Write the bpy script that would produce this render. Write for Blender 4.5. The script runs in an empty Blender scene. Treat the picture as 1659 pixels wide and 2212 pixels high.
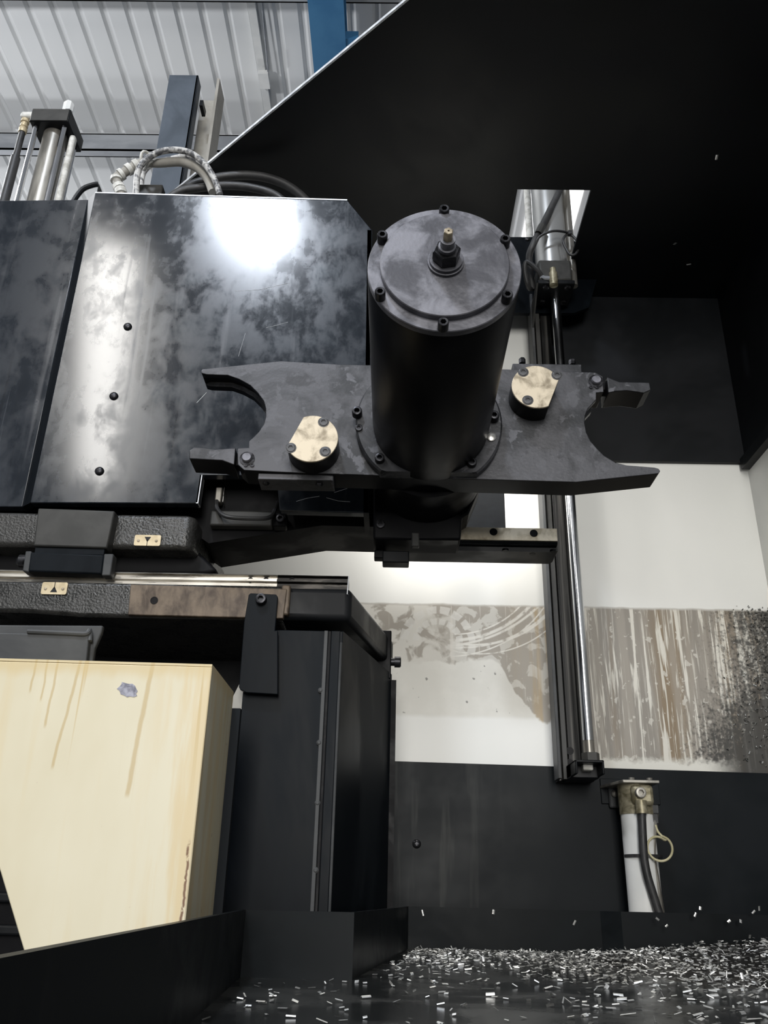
import bpy, bmesh, math, random
from mathutils import Vector, Matrix
random.seed(7)
R = math.radians
scene = bpy.context.scene
col = scene.collection

# ------------------------------------------------------------------ camera
CZ = 1.45                       # eye height above the hall floor
PITCH, ROLL, YAW = R(24.12), R(1.35), R(0.9)
F, CX, CY = 1840.0, 829.5, 1106.0
cam = bpy.data.cameras.new('camera')
cam.sensor_fit = 'VERTICAL'; cam.sensor_height = 36.0
cam.lens = 36.0 * F / 2212.0
cam.clip_start = 0.02; cam.clip_end = 100
camo = bpy.data.objects.new('camera', cam); col.objects.link(camo)
camo.location = (0, 0, CZ); camo.rotation_euler = (Matrix.Rotation(YAW, 3, 'Z') @ Matrix.Rotation(R(90) + PITCH, 3, 'X') @ Matrix.Rotation(ROLL, 3, 'Z')).to_euler()
scene.camera = camo

# ------------------------------------------------------------------ world, lamps, exposure
wd = bpy.data.worlds.new('hall_light'); scene.world = wd; wd.use_nodes = True
bg = wd.node_tree.nodes['Background']
bg.inputs['Color'].default_value = (0.80, 0.84, 0.90, 1); bg.inputs['Strength'].default_value = 0.28
def area(name, loc, target, sx, sy, power, color=(1, 1, 1), shape='RECTANGLE', spread=180):
    l = bpy.data.lights.new(name, 'AREA'); l.shape = shape; l.size = sx; l.size_y = sy
    l.energy = power; l.color = color; l.spread = R(spread)
    o = bpy.data.objects.new(name, l); col.objects.link(o); o.location = loc
    d = Vector(target) - Vector(loc)
    o.rotation_euler = d.to_track_quat('-Z', 'Y').to_euler()
    return o
# high bay lamp hanging above the operator's place
area('high_bay_lamp', (-0.76, -0.62, CZ + 3.2), (-0.76, -0.62, CZ), 0.34, 0.42, 66, (0.82, 0.89, 1.0), 'ELLIPSE').rotation_euler = (0, 0, 0)
# long strip light of the hall, running away behind the operator
area('strip_light', (-2.11, -2.4, CZ + 3.2), (-2.11, -2.4, CZ), 0.30, 3.3, 80, (1.0, 0.98, 0.94)).rotation_euler = (0, 0, R(-19.2))
# open hall door behind the operator
area('hall_door', (0.20, -4.8, CZ + 1.5), (0.2, 2.0, CZ + 0.9), 1.7, 2.7, 235, (1.0, 0.98, 0.94))
# added unseen point lights that brighten the hall roof
for k, (hx, hy) in enumerate(((-3.6, 2.0), (-1.6, 10.5), (-5.5, 8.5))):
    l = bpy.data.lights.new('roof_fill_light', 'POINT'); l.energy = 265; l.shadow_soft_size = .15; l.color = (.95, .97, 1)
    o = bpy.data.objects.new('roof_fill_light', l); col.objects.link(o); o.location = (hx, hy, CZ + 3.7)
vs = scene.view_settings
vs.view_transform = 'Standard'; vs.look = 'None'; vs.gamma = 1.0; vs.use_curve_mapping = False
vs.exposure = 0.0

# ------------------------------------------------------------------ pixel ray helpers (used to read sizes off the photograph)
CP, SP = math.cos(PITCH), math.sin(PITCH)
def ray(px, py):
    dx, dy = px - CX, CY - py
    dx, dy = dx * math.cos(ROLL) - dy * math.sin(ROLL), dx * math.sin(ROLL) + dy * math.cos(ROLL)
    x, y, z = dx, F * CP - dy * SP, F * SP + dy * CP
    return x * math.cos(YAW) - y * math.sin(YAW), x * math.sin(YAW) + y * math.cos(YAW), z
def P(px, py, Y):
    x, y, z = ray(px, py); s = Y / y
    return Vector((x * s, Y, CZ + z * s))
def PZ(px, py, Z):              # Z above the eye
    x, y, z = ray(px, py); s = Z / z
    return Vector((x * s, y * s, CZ + Z))
def PX(px, py, X):
    x, y, z = ray(px, py); s = X / x
    return Vector((X, y * s, CZ + z * s))
def mpp(px, py, Y):             # metres per horizontal pixel there
    x, y, z = ray(px, py); return Y / y

# ------------------------------------------------------------------ node helper
class NT:
    def __init__(s, name):
        s.m = bpy.data.materials.new(name); s.m.use_nodes = True
        s.t = s.m.node_tree; s.b = s.t.nodes['Principled BSDF']
        tc = s.t.nodes.new('ShaderNodeTexCoord'); s.co = tc.outputs['Object']
        sp = s.t.nodes.new('ShaderNodeSeparateXYZ'); s.t.links.new(s.co, sp.inputs[0])
        s.x, s.y, s.z = sp.outputs
    def lk(s, v, inp):
        if hasattr(v, 'is_output'): s.t.links.new(v, inp)
        elif isinstance(v, (tuple, list)): inp.default_value = tuple(v) + ((1,) if len(v) == 3 and len(inp.default_value) == 4 else ())
        else: inp.default_value = v
    def math(s, op, a, b=0.0, c=None, clamp=False):
        n = s.t.nodes.new('ShaderNodeMath'); n.operation = op; n.use_clamp = clamp
        s.lk(a, n.inputs[0]); s.lk(b, n.inputs[1])
        if c is not None: s.lk(c, n.inputs[2])
        return n.outputs[0]
    def add(s, a, b): return s.math('ADD', a, b)
    def sub(s, a, b): return s.math('SUBTRACT', a, b)
    def mul(s, a, b): return s.math('MULTIPLY', a, b)
    def ss(s, v, lo, hi, a=0.0, b=1.0):          # smooth ramp
        n = s.t.nodes.new('ShaderNodeMapRange'); n.interpolation_type = 'SMOOTHSTEP'
        s.lk(v, n.inputs[0]); n.inputs[1].default_value = lo; n.inputs[2].default_value = hi
        n.inputs[3].default_value = a; n.inputs[4].default_value = b
        return n.outputs[0]
    def noise(s, scale=(1, 1, 1), detail=4, rough=.55, off=(0, 0, 0), dist=0.0):
        mp = s.t.nodes.new('ShaderNodeMapping'); s.t.links.new(s.co, mp.inputs[0])
        mp.inputs['Scale'].default_value = scale; mp.inputs['Location'].default_value = off
        n = s.t.nodes.new('ShaderNodeTexNoise'); s.t.links.new(mp.outputs[0], n.inputs['Vector'])
        n.inputs['Scale'].default_value = 1.0; n.inputs['Detail'].default_value = detail
        n.inputs['Roughness'].default_value = rough; n.inputs['Distortion'].default_value = dist
        return n.outputs['Fac']
    def mix(s, f, a, b):
        n = s.t.nodes.new('ShaderNodeMix'); n.data_type = 'RGBA'
        s.lk(f, n.inputs[0]); s.lk(a, n.inputs[6]); s.lk(b, n.inputs[7])
        return n.outputs[2]
    def bump(s, h, strength=.3, dist=.002):
        n = s.t.nodes.new('ShaderNodeBump'); n.inputs['Strength'].default_value = strength
        n.inputs['Distance'].default_value = dist; s.lk(h, n.inputs['Height'])
        s.t.links.new(n.outputs[0], s.b.inputs['Normal'])
    def out(s, color=None, rough=None, metal=None, spec=None):
        if color is not None: s.lk(color, s.b.inputs['Base Color'])
        if rough is not None: s.lk(rough, s.b.inputs['Roughness'])
        if metal is not None: s.lk(metal, s.b.inputs['Metallic'])
        if spec is not None: s.lk(spec, s.b.inputs['Specular IOR Level'])
        return s.m

def mottled(name, c1, c2, sc=(8, 8, 8), rough=(.3, .5), metal=0.0, lo=.35, hi=.65, bump=0, bsc=None, spec=.3, detail=5, dist=.4):
    n = NT(name); f = n.ss(n.noise(sc, detail, .6, dist=dist), lo, hi)
    n.out(n.mix(f, c1, c2), n.ss(f, 0, 1, rough[0], rough[1]), metal, spec)
    if bump:
        h = n.noise(bsc or tuple(8 * k for k in sc), 3, .5, off=(3, 1, 2))
        n.bump(h, bump, .003)
    return n.m

M = {}
M['black'] = mottled('black_paint', (.005, .006, .007), (.010, .011, .013), (6, 6, 6), (.35, .55), spec=.2)
M['roofblack'] = mottled('roof_black_paint', (.004, .005, .006), (.007, .008, .010), (3, 3, 3), (.42, .55), spec=.2)
M['deep'] = mottled('oily_black_iron', (.003, .003, .004), (.006, .006, .007), (9, 9, 9), (.4, .6), spec=.15)
M['navy'] = mottled('navy_black_sheet', (.004, .0055, .0075), (.010, .0125, .0155), (5, 5, 2), (.32, .5), lo=.4, hi=.62, spec=.07)
M['lip'] = mottled('tray_edge_paint', (.006, .0075, .0085), (.010, .012, .0135), (6, 6, 6), (.32, .45), spec=.06)
def arm_mat():
    n = NT('worn_blackened_steel')
    big = n.noise((9, 9, 9), 6, .62, dist=.6); mid = n.noise((34, 34, 34), 6, .6, off=(3, 3, 3), dist=.4); pit = n.noise((210, 210, 210), 2, .5, off=(1, 5, 2))
    c = n.mix(n.ss(big, .40, .60), (.028, .029, .032), (.072, .072, .079))
    c = n.mix(n.mul(n.ss(mid, .54, .60), n.ss(big, .36, .56, .75, .25)), c, (.13, .13, .143))
    c = n.mix(n.mul(n.ss(n.noise((20, 20, 20), 5, .6, off=(7, 2, 4)), .60, .66), .6), c, (.022, .022, .024))
    c = n.mix(n.mul(n.ss(pit, .70, .76), .8), c, (.012, .012, .013))
    n.out(c, n.ss(mid, .3, .7, .38, .52), .3, .4); n.bump(pit, .12, .002); return n.m
M['arm'] = arm_mat()
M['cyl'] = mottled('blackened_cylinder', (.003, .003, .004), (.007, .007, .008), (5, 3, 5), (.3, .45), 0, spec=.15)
M['cap'] = mottled('oily_grey_steel', (.085, .085, .096), (.19, .19, .212), (22, 22, 22), (.36, .5), .45, .36, .66, bump=.08, bsc=(200, 200, 200))
M['bolt'] = mottled('black_oxide_bolt', (.018, .018, .02), (.05, .05, .055), (60, 60, 60), (.25, .4), .75)
M['brass'] = mottled('brushed_bronze', (.27, .225, .16), (.60, .52, .395), (30, 30, 30), (.34, .5), .3, .34, .58, detail=8)
M['tag'] = mottled('brass_tag', (.50, .41, .26), (.66, .56, .38), (40, 40, 40), (.4, .5), .3)
M['steel'] = mottled('ground_steel', (.35, .34, .32), (.62, .60, .57), (30, 30, 60), (.2, .35), .95)
M['chrome'] = mottled('chrome_rod', (.62, .63, .65), (.72, .73, .75), (10, 10, 3), (.12, .2), 1.0)
M['railsteel'] = mottled('oiled_guide_rail', (.22, .20, .17), (.66, .63, .57), (4, 20, 60), (.2, .36), .9, .3, .6)
M['raildark'] = mottled('dark_guide_rail', (.012, .011, .010), (.11, .10, .09), (14, 60, 90), (.35, .5), .6, .5, .75)
M['rust'] = mottled('rusty_milled_steel', (.055, .041, .032), (.19, .15, .112), (60, 60, 30), (.45, .6), .3, .28, .74, bump=.1, bsc=(120, 120, 120), detail=8)
M['cast'] = mottled('rough_black_casting', (.018, .018, .017), (.034, .033, .031), (20, 20, 20), (.24, .36), 0, .4, .6, bump=.5, bsc=(230, 230, 260), spec=.5)
M['castgrey'] = mottled('grey_oily_plate', (.038, .038, .036), (.058, .057, .054), (14, 14, 14), (.4, .5), .1)
M['greysheet'] = mottled('dull_grey_sheet', (.045, .047, .049), (.075, .077, .078), (6, 6, 12), (.5, .6))
M['white'] = mottled('white_enamel', (.72, .73, .72), (.80, .80, .78), (5, 5, 5), (.3, .4))
M['clamp'] = mottled('aged_white_plastic', (.45, .44, .40), (.74, .73, .69), (50, 50, 50), (.4, .55))
M['hosegrey'] = mottled('grey_braided_hose', (.10, .10, .105), (.55, .54, .52), (70, 70, 70), (.35, .5), 0, .42, .6)
M['rubber'] = mottled('black_rubber', (.022, .022, .023), (.036, .036, .037), (40, 40, 40), (.45, .55), spec=.5)
M['goldzinc'] = mottled('yellow_zinc_casting', (.15, .13, .075), (.42, .38, .27), (40, 40, 40), (.35, .5), .45, .35, .65)
M['tubegrey'] = mottled('dirty_steel_tube', (.20, .19, .17), (.38, .36, .32), (30, 30, 6), (.3, .45), .6)
M['beige'] = mottled('beige_primer', (.28, .265, .235), (.40, .385, .35), (12, 12, 6), (.5, .6))
M['postblue'] = mottled('blue_grey_paint', (.055, .070, .090), (.095, .115, .145), (7, 7, 5), (.45, .6))
M['blue'] = mottled('blue_beam_paint', (.05, .17, .34), (.06, .20, .38), (3, 3, 3), (.4, .5))
M['purlin'] = mottled('galvanised_purlin', (.30, .315, .34), (.42, .435, .46), (2, 8, 8), (.45, .55), .2)
M['roofsheet'] = mottled('white_roof_sheet', (.74, .75, .75), (.86, .86, .86), (.6, .25, 1), (.5, .6), 0, .3, .7)
M['yellowcable'] = mottled('yellowed_cable', (.46, .42, .24), (.60, .55, .36), (60, 60, 60), (.4, .5))
M['curtain'] = mottled('grey_rubber_curtain', (.028, .029, .030), (.05, .052, .053), (20, 20, 20), (.5, .65), bump=.8, bsc=(9, 9, 22))
M['mark'] = mottled('black_print', (.008, .008, .008), (.012, .012, .012), (20, 20, 20), (.5, .6))
M['hallfloor'] = mottled('concrete_floor', (.045, .045, .043), (.07, .07, .068), (2, 2, 2), (.6, .8))
M['chip'] = mottled('cut_aluminium', (.74, .74, .72), (.95, .95, .93), (90, 90, 90), (.28, .45), .8)
M['wallchip'] = mottled('dull_dirty_swarf', (.05, .05, .045), (.5, .5, .48), (90, 90, 90), (.3, .5), .6, .45, .7)
M['column'] = mottled('oiled_column_steel', (.012, .012, .012), (.13, .125, .115), (90, 90, 1.1), (.3, .45), .5, .42, .74)
M['barrelsteel'] = mottled('smooth_barrel_steel', (.40, .40, .39), (.50, .50, .49), (4, 4, 1.5), (.25, .32), .8)
M['boltgrey'] = mottled('grey_bolt_steel', (.05, .05, .052), (.10, .10, .104), (60, 60, 60), (.35, .5), .4)
M['brightbrass'] = mottled('brightened_bronze', (.50, .42, .29), (.80, .71, .55), (26, 26, 26), (.4, .5), .15, .36, .55)  # bronze made paler to offset the arm's shadow on the changer rail
M['rim'] = mottled('bare_and_lit_edge', (.55, .57, .60), (.75, .77, .80), (60, 60, 60), (.35, .5), .3)  # for scratches, and for edges coloured as if catching light
M['oilfloor'] = mottled('oily_tray_floor', (.014, .015, .015), (.035, .036, .035), (7, 7, 7), (.18, .36), 0, .35, .7, spec=.5)
M['chip_mark'] = mottled('bare_metal_patch', (.16, .16, .20), (.40, .40, .46), (120, 120, 120), (.4, .6), .2)

n = NT('skylight_glow'); n.b.inputs['Emission Color'].default_value = (1, 1, 1, 1); n.b.inputs['Emission Strength'].default_value = 2.2
M['skylight'] = n.out((.8, .8, .8), .5)

def cover_mat():
    n = NT('smudged_blue_black_panel')
    blot = n.noise((22, 22, 15), 7, .68, dist=.25)
    big = n.noise((5, 5, 2.6), 5, .62, off=(4, 2, 1), dist=.15)
    strk = n.noise((34, 34, 1.4), 3, .5, off=(1, 0, 3))
    fine = n.noise((120, 120, 2.5), 2, .5, off=(8, 0, 2))
    f = n.ss(n.add(n.mul(blot, .5), n.mul(big, .5)), .40, .60)
    c = n.mix(f, (.010, .0135, .019), (.021, .026, .034))
    sk = n.ss(strk, .60, .74)
    c = n.mix(n.mul(sk, .55), c, (.055, .06, .07))
    c = n.mix(n.mul(n.ss(fine, .70, .8), .5), c, (.09, .095, .11))
    c = n.mix(n.mul(n.ss(n.noise((26, 26, 1.1), 2, .5, off=(9, 9, 9)), .64, .72), .7), c, (.009, .011, .014))
    r = n.ss(f, 0, 1, .13, .23)
    r = n.math('ADD', r, n.mul(sk, .1))
    n.out(c, r, .0, .55)
    return n.m
M['cover'] = cover_mat()

def cream_mat():
    n = NT('stained_cream_paint')           # object origin at the front's top right corner
    base = n.mix(n.ss(n.noise((6, 6, 3), 4), .35, .7), (.665, .60, .43), (.72, .665, .505))
    dr = n.noise((26, 26, 1.6), 4, .55, off=(2, 0, 5), dist=.35)
    c = n.mix(n.mul(n.ss(dr, .56, .70), .28), base, (.66, .52, .28))
    edge = n.mul(n.ss(n.x, -.09, -.01), n.ss(n.noise((40, 40, 4), 4, .6), .42, .62))
    c = n.mix(n.mul(edge, .6), c, (.66, .50, .25))
    # short runs below the top edge
    run = n.mul(n.ss(n.noise((48, 48, .8), 3, .5, off=(7, 1, 3), dist=.5), .60, .64), n.ss(n.z, -.20, -.02))
    c = n.mix(n.mul(run, .65), c, (.55, .40, .17))
    for x0, ln, sl, wd in ((-.222, .040, .0, .0020), (-.207, .050, .0, .0018), (-.194, .082, .02, .0022), (-.166, .130, .10, .0026), (-.075, .16, .06, .004)):
        q = n.add(n.sub(n.x, x0), n.add(n.mul(n.z, -sl), n.mul(n.sub(n.noise((20, 20, 26), 3, .5, off=(x0 * 50, 0, 0)), .5), .005)))
        m_ = n.mul(n.ss(n.math('ABSOLUTE', q), wd, wd * .35), n.ss(n.z, -ln, -ln + .008))
        c = n.mix(n.mul(m_, .6), c, (.50, .36, .15))
    top = n.ss(n.add(n.z, n.mul(n.noise((30, 30, 5), 3), .03)), -.006, .012)
    c = n.mix(n.mul(top, .55), c, (.62, .47, .22))
    # rust line near the right edge
    wob = n.mul(n.sub(n.noise((5, 5, 40), 5), .5), .010)
    d = n.math('ABSOLUTE', n.add(n.add(n.x, wob), .0045))
    rl = n.mul(n.ss(d, .0024, .0004), n.mul(n.ss(n.z, -.200, -.214), n.ss(n.noise((120, 120, 120), 3), .38, .5)))
    c = n.mix(n.mul(rl, .9), c, (.12, .035, .008))
    # pits
    pit = n.ss(n.noise((75, 75, 60), 2, .4, off=(5, 5, 5)), .74, .78)
    c = n.mix(n.mul(pit, .5), c, (.25, .15, .07))
    n.out(c, n.ss(dr, .3, .7, .38, .52)); return n.m
M['cream'] = cream_mat()

def wall_mat():
    # object coords: x across, z above the eye level, metres
    n = NT('stained_white_wall'); x, z = n.x, n.z
    wob = n.mul(n.sub(n.noise((14, 1, 14), 4), .5), .012)
    topm = n.ss(n.add(z, wob), .651, .645)
    white = n.mix(n.ss(n.noise((3, 1, 1.2), 3), .35, .7), (.77, .77, .735), (.83, .825, .79))
    right = n.ss(x, .40, .42)
    # ---- right hand side: brown with run marks
    s1 = n.noise((34, 1, 1.6), 5, .55, dist=.25); s2 = n.noise((16, 1, .8), 3, .5, off=(5, 0, 2)); s3 = n.noise((62, 1, 3.2), 5, .6, off=(2, 0, 1), dist=.5)
    br = n.mix(n.ss(s2, .36, .52), (.225, .165, .10), (.26, .235, .20))
    br = n.mix(n.mul(n.ss(s1, .44, .6), .6), br, (.35, .315, .265))
    br = n.mix(n.mul(n.ss(s3, .53, .60), .9), br, (.72, .69, .61))
    s4 = n.noise((130, 1, 5), 5, .6, off=(7, 0, 3), dist=.6)
    br = n.mix(n.mul(n.ss(s4, .56, .62), n.ss(s2, .62, .42, .2, .8)), br, (.66, .63, .55))
    pat = n.ss(n.noise((58, 1, 46), 3, .5, off=(3, 0, 3)), .62, .65)
    br = n.mix(n.mul(pat, .6), br, (.66, .63, .56))
    blk = n.noise((48, 1, 52), 5, .65, off=(1, 0, 8)); fineb = n.noise((150, 1, 130), 3, .6, off=(4, 0, 4))
    gx = n.add(n.ss(x, .58, .95, 0.0, .44), n.mul(n.ss(z, .52, .28), n.ss(x, .52, .74, 0.0, .22)))
    gr = n.ss(n.add(n.add(n.mul(blk, .5), n.mul(fineb, .5)), gx), .70, .94)
    br = n.mix(n.mul(gr, .93), br, (.022, .021, .018))
    br = n.mix(n.mul(n.ss(n.add(z, n.mul(blk, .05)), .325, .305), n.ss(x, .80, .70)), br, (.70, .68, .61))
    rc = n.mix(topm, white, br)
    # ---- left hand side: patchy film wiped off lower down
    b = n.sub(n.add(.515, n.mul(n.sub(n.noise((9, 1, 7), 4, .55, off=(2, 0, 6), dist=.6), .5), .10)), n.mul(n.ss(x, .22, .36), .15))
    film = n.mul(topm, n.ss(n.sub(z, b), -.004, .004))
    p1 = n.noise((24, 1, 24), 4, .5, off=(8, 0, 3), dist=.5)
    lb = n.mix(n.ss(p1, .50, .55), (.36, .33, .285), (.56, .54, .49))
    lb = n.mix(n.mul(n.ss(x, .17, .05), n.ss(p1, .42, .50)), lb, (.64, .62, .565))
    lb = n.mix(n.mul(n.ss(x, .27, .36), n.ss(n.noise((30, 1, 2), 3), .45, .6)), lb, (.40, .31, .19))
    lb = n.mix(n.mul(n.ss(n.noise((60, 1, 3), 3), .60, .66), .6), lb, (.66, .63, .57))
    # printed blocks left by a coil
    dx, dz = n.sub(x, .105), n.sub(z, .553)
    rr = n.math('SQRT', n.add(n.mul(dx, dx), n.mul(dz, dz))); an = n.math('ARCTAN2', dz, dx)
    rw = n.add(rr, n.mul(n.sub(p1, .5), .012))
    saw = n.math('FRACT', n.mul(an, 2.6)); seg = n.mul(n.ss(saw, .12, .2), n.ss(saw, .94, .86))
    ring = n.add(n.mul(n.ss(rw, .072, .074), n.ss(rw, .092, .090)), n.mul(n.ss(rw, .045, .047), n.ss(rw, .062, .060)))
    lb = n.mix(n.mul(n.mul(n.mul(ring, seg), n.ss(an, -.5, -.2)), .75), lb, (.66, .645, .60))
    # wiped arcs
    arcs = None
    for (ax, az, ar, w) in ((.13, .83, .270, .0035), (.15, .86, .318, .0022), (.12, .82, .300, .0016), (.10, .90, .355, .0026), (.14, .80, .225, .0016), (.19, .80, .250, .0025), (.20, .79, .262, .0015)):
        ex, ez = n.sub(x, ax), n.sub(z, az)
        q = n.math('ABSOLUTE', n.sub(n.math('SQRT', n.add(n.mul(ex, ex), n.mul(ez, ez))), ar))
        a = n.mul(n.ss(q, w * 1.6, w * .5), n.ss(x, .13, .17))
        arcs = a if arcs is None else n.math('MAXIMUM', arcs, a)
    lb = n.mix(n.mul(n.mul(arcs, n.ss(n.noise((40, 1, 40), 3), .3, .5)), .85), lb, (.76, .74, .68))
    low = n.mul(topm, n.ss(n.add(z, wob), .372, .385))
    sp = n.noise((55, 1, 55), 3, .5, off=(6, 0, 6))
    lw = n.mix(n.mul(n.ss(n.noise((10, 1, 10), 4), .4, .65), .5), (.66, .645, .59), (.78, .765, .71))
    lw = n.mix(n.mul(n.ss(sp, .66, .71), .75), lw, (.10, .095, .085))
    lc = n.mix(low, white, lw); lc = n.mix(film, lc, lb)
    rim = n.mul(n.ss(n.math('ABSOLUTE', n.sub(n.add(z, wob), .649)), .004, .001), .45)
    c = n.mix(right, lc, rc); c = n.mix(rim, c, (.30, .27, .22))
    n.out(c, n.mix(topm, (.27, .27, .27), (.42, .42, .42)), 0, .5); return n.m
M['wallback'] = wall_mat()

def rwall_mat():
    n = NT('grimy_right_wall')              # x = 0 at back corner measured by object y
    w = n.mix(n.ss(n.noise((1, 3, 3), 4), .35, .65), (.50, .505, .49), (.60, .60, .575))
    oil = n.ss(n.add(n.z, n.mul(n.sub(n.noise((1, 7, 6), 4), .5), .12)), .70, .62)
    c = n.mix(n.mul(oil, .8), w, (.20, .195, .18))
    g = n.ss(n.add(n.noise((1, 70, 60), 4, .6), n.mul(n.ss(n.y, -.14, 0.0), .25)), .66, .76)
    c = n.mix(n.mul(g, n.mul(oil, .9)), c, (.02, .02, .018))
    n.out(c, .4); return n.m
M['wallright'] = rwall_mat()
def lowpanel_mat():
    n = NT('lower_wall_dark_panel')
    s = n.noise((30, 1, 2.2), 4, .55, off=(3, 0, 1)); b = n.noise((4, 1, 4), 4, .6)
    c = n.mix(n.ss(b, .4, .65), (.005, .007, .0085), (.009, .011, .013))
    c = n.mix(n.mul(n.ss(s, .54, .66), n.ss(n.x, .32, .05, 0, .8)), c, (.04, .042, .04))
    n.out(c, n.ss(b, .3, .7, .3, .48), 0, .1); return n.m
M['lowpanel'] = lowpanel_mat()

# ------------------------------------------------------------------ mesh helpers
class MB:
    def __init__(s): s.v = []; s.f = []
    def addm(s, vs_, fs):
        k = len(s.v); s.v += [Vector(v) for v in vs_]; s.f += [tuple(k + i for i in f) for f in fs]; return s
    def box(s, a, b):
        x0, x1 = sorted((a[0], b[0])); y0, y1 = sorted((a[1], b[1])); z0, z1 = sorted((a[2], b[2]))
        return s.addm([(x0,y0,z0),(x1,y0,z0),(x1,y1,z0),(x0,y1,z0),(x0,y0,z1),(x1,y0,z1),(x1,y1,z1),(x0,y1,z1)],
            [(0,3,2,1),(4,5,6,7),(0,1,5,4),(1,2,6,5),(2,3,7,6),(3,0,4,7)])
    def rings(s, rs, caps=True):
        m = len(rs[0]); vs_ = [p for r in rs for p in r]; fs = []
        for i in range(len(rs) - 1):
            for j in range(m):
                a, b = i * m + j, i * m + (j + 1) % m
                fs.append((a, b, b + m, a + m))
        if caps:
            fs.append(tuple(reversed(range(m)))); fs.append(tuple((len(rs) - 1) * m + j for j in range(m)))
        return s.addm(vs_, fs)
    def prism(s, pts, d):           # polygon of points pushed along d
        d = Vector(d); return s.rings([[Vector(p) for p in pts], [Vector(p) + d for p in pts]])
    def lathe(s, c, axis, prof, seg=40, a0=0, caps=True):   # prof: (distance along axis, radius)
        ax = Vector(axis).normalized(); u = ax.orthogonal().normalized()
        if abs(ax.y) > .9: u = Vector((1, 0, 0))
        elif abs(ax.z) > .9: u = Vector((1, 0, 0))
        w = ax.cross(u); c = Vector(c)
        rs = [[c + ax * d + (u * math.cos(a0 + 2*math.pi*i/seg) + w * math.sin(a0 + 2*math.pi*i/seg)) * r for i in range(seg)] for d, r in prof]
        return s.rings(rs, caps)
    def tube(s, pts, r, seg=10, closed=False):
        pts = [Vector(p) for p in pts]; rs = []; nrm = None
        rad = r if callable(r) else (lambda i: r)
        for i, p in enumerate(pts):
            if closed: t = pts[(i+1) % len(pts)] - pts[i-1]
            else: t = pts[min(i+1, len(pts)-1)] - pts[max(i-1, 0)]
            t.normalize()
            if nrm is None: nrm = t.orthogonal().normalized()
            nrm = (nrm - t * nrm.dot(t)).normalized(); b = t.cross(nrm)
            rs.append([p + (nrm * math.cos(2*math.pi*j/seg) + b * math.sin(2*math.pi*j/seg)) * rad(i) for j in range(seg)])
        if closed: rs.append(rs[0]); return s.rings(rs, False)
        return s.rings(rs)
    def mesh(s, name, mat, origin=(0, 0, 0), smooth=True):
        o = Vector(origin)
        me = bpy.data.meshes.new(name); me.from_pydata([tuple(v - o) for v in s.v], [], s.f)
        bm = bmesh.new(); bm.from_mesh(me); bmesh.ops.recalc_face_normals(bm, faces=bm.faces); bm.to_mesh(bm_target := me); bm.free()
        me.materials.append(M[mat] if isinstance(mat, str) else mat)
        if smooth:
            me.shade_smooth(); me.set_sharp_from_angle(angle=R(32))
        return me
WO = {}
def link(name, data, origin, parent=None):
    o = bpy.data.objects.new(name, data); col.objects.link(o); origin = Vector(origin)
    if parent: o.parent = parent; o.location = origin - WO[parent.name]
    else: o.location = origin
    WO[o.name] = origin; return o
def thing(name, label, cat, loc, group=None):
    o = link(name, None, loc); o.empty_display_size = .05
    return tag(o, label, cat, group)
def tag(o, label, cat, group=None):
    o['label'] = label; o['category'] = cat
    if group: o['group'] = group
    return o
def struct(o, label=None):
    o['kind'] = 'structure'
    if label: o['label'] = label
    return o
def part(name, mb, mat, parent=None, origin=None, bevel=0, seg=2, label=None, smooth=True):
    if origin is None: origin = WO[parent.name] if parent else (0, 0, 0)
    o = link(name, mb.mesh(name, mat, origin, smooth), origin, parent)
    if bevel:
        b = o.modifiers.new('bevel', 'BEVEL'); b.width = bevel; b.segments = seg; b.limit_method = 'ANGLE'; b.angle_limit = R(40)
        b.harden_normals = False
    if label: o['label'] = label
    return o
def rebase(mb):
    xs = [v.x for v in mb.v]; ys = [v.y for v in mb.v]; zs = [v.z for v in mb.v]
    return Vector(((min(xs)+max(xs))/2, (min(ys)+max(ys))/2, min(zs)))
def single(name, mb, mat, label, cat, group=None, **k):
    o = part(name, mb, mat, None, rebase(mb), **k); return tag(o, label, cat, group)
def spline(pts, k=8):                   # Catmull-Rom through points
    pts = [Vector(p) for p in pts]; out = []
    for i in range(len(pts) - 1):
        p0, p1, p2, p3 = pts[max(i-1, 0)], pts[i], pts[i+1], pts[min(i+2, len(pts)-1)]
        for j in range(k):
            t = j / k
            out.append(.5 * ((2*p1) + (p2-p0)*t + (2*p0-5*p1+4*p2-p3)*t*t + (-p0+3*p1-3*p2+p3)*t*t*t))
    return out + [pts[-1]]
# socket head bolt whose head looks along -Y, shared by radius and height
_bm = {}
def socket_bolt(parent, pos, r, h, mat='bolt', name='bolt', axis='-Y', flush=False):
    key = (round(r, 4), round(h, 4), mat, axis, flush)
    if key not in _bm:
        mb = MB(); seg = 24; hx = .56 * r
        def ring(d, rad): return [Vector((rad * math.cos(2*math.pi*i/seg), -d, rad * math.sin(2*math.pi*i/seg))) for i in range(seg)]
        def hexr(d):
            o = []
            for i in range(seg):
                a = 2*math.pi*i/seg; q = (a % (math.pi/3)) - math.pi/6
                rad = hx * math.cos(math.pi/6) / math.cos(q); o.append(Vector((rad*math.cos(a), -d, rad*math.sin(a))))
            return o
        mb.rings([ring(0, r), ring(h*.86, r), ring(h*.97, r*.93), ring(h, r*.84), hexr(h), hexr(h*.35)])
        if flush:                       # counterbore washer ring round the head
            mb.rings([ring(0, r*1.28), ring(h*.4, r*1.28), ring(h*.4, r*1.02), ring(0, r*1.02)], caps=False)
        if axis == '+Z':
            mb.v = [Vector((v.x, v.z, -v.y)) for v in mb.v]
        _bm[key] = mb.mesh(name, mat)
    return link(name, _bm[key], pos, parent)
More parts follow.
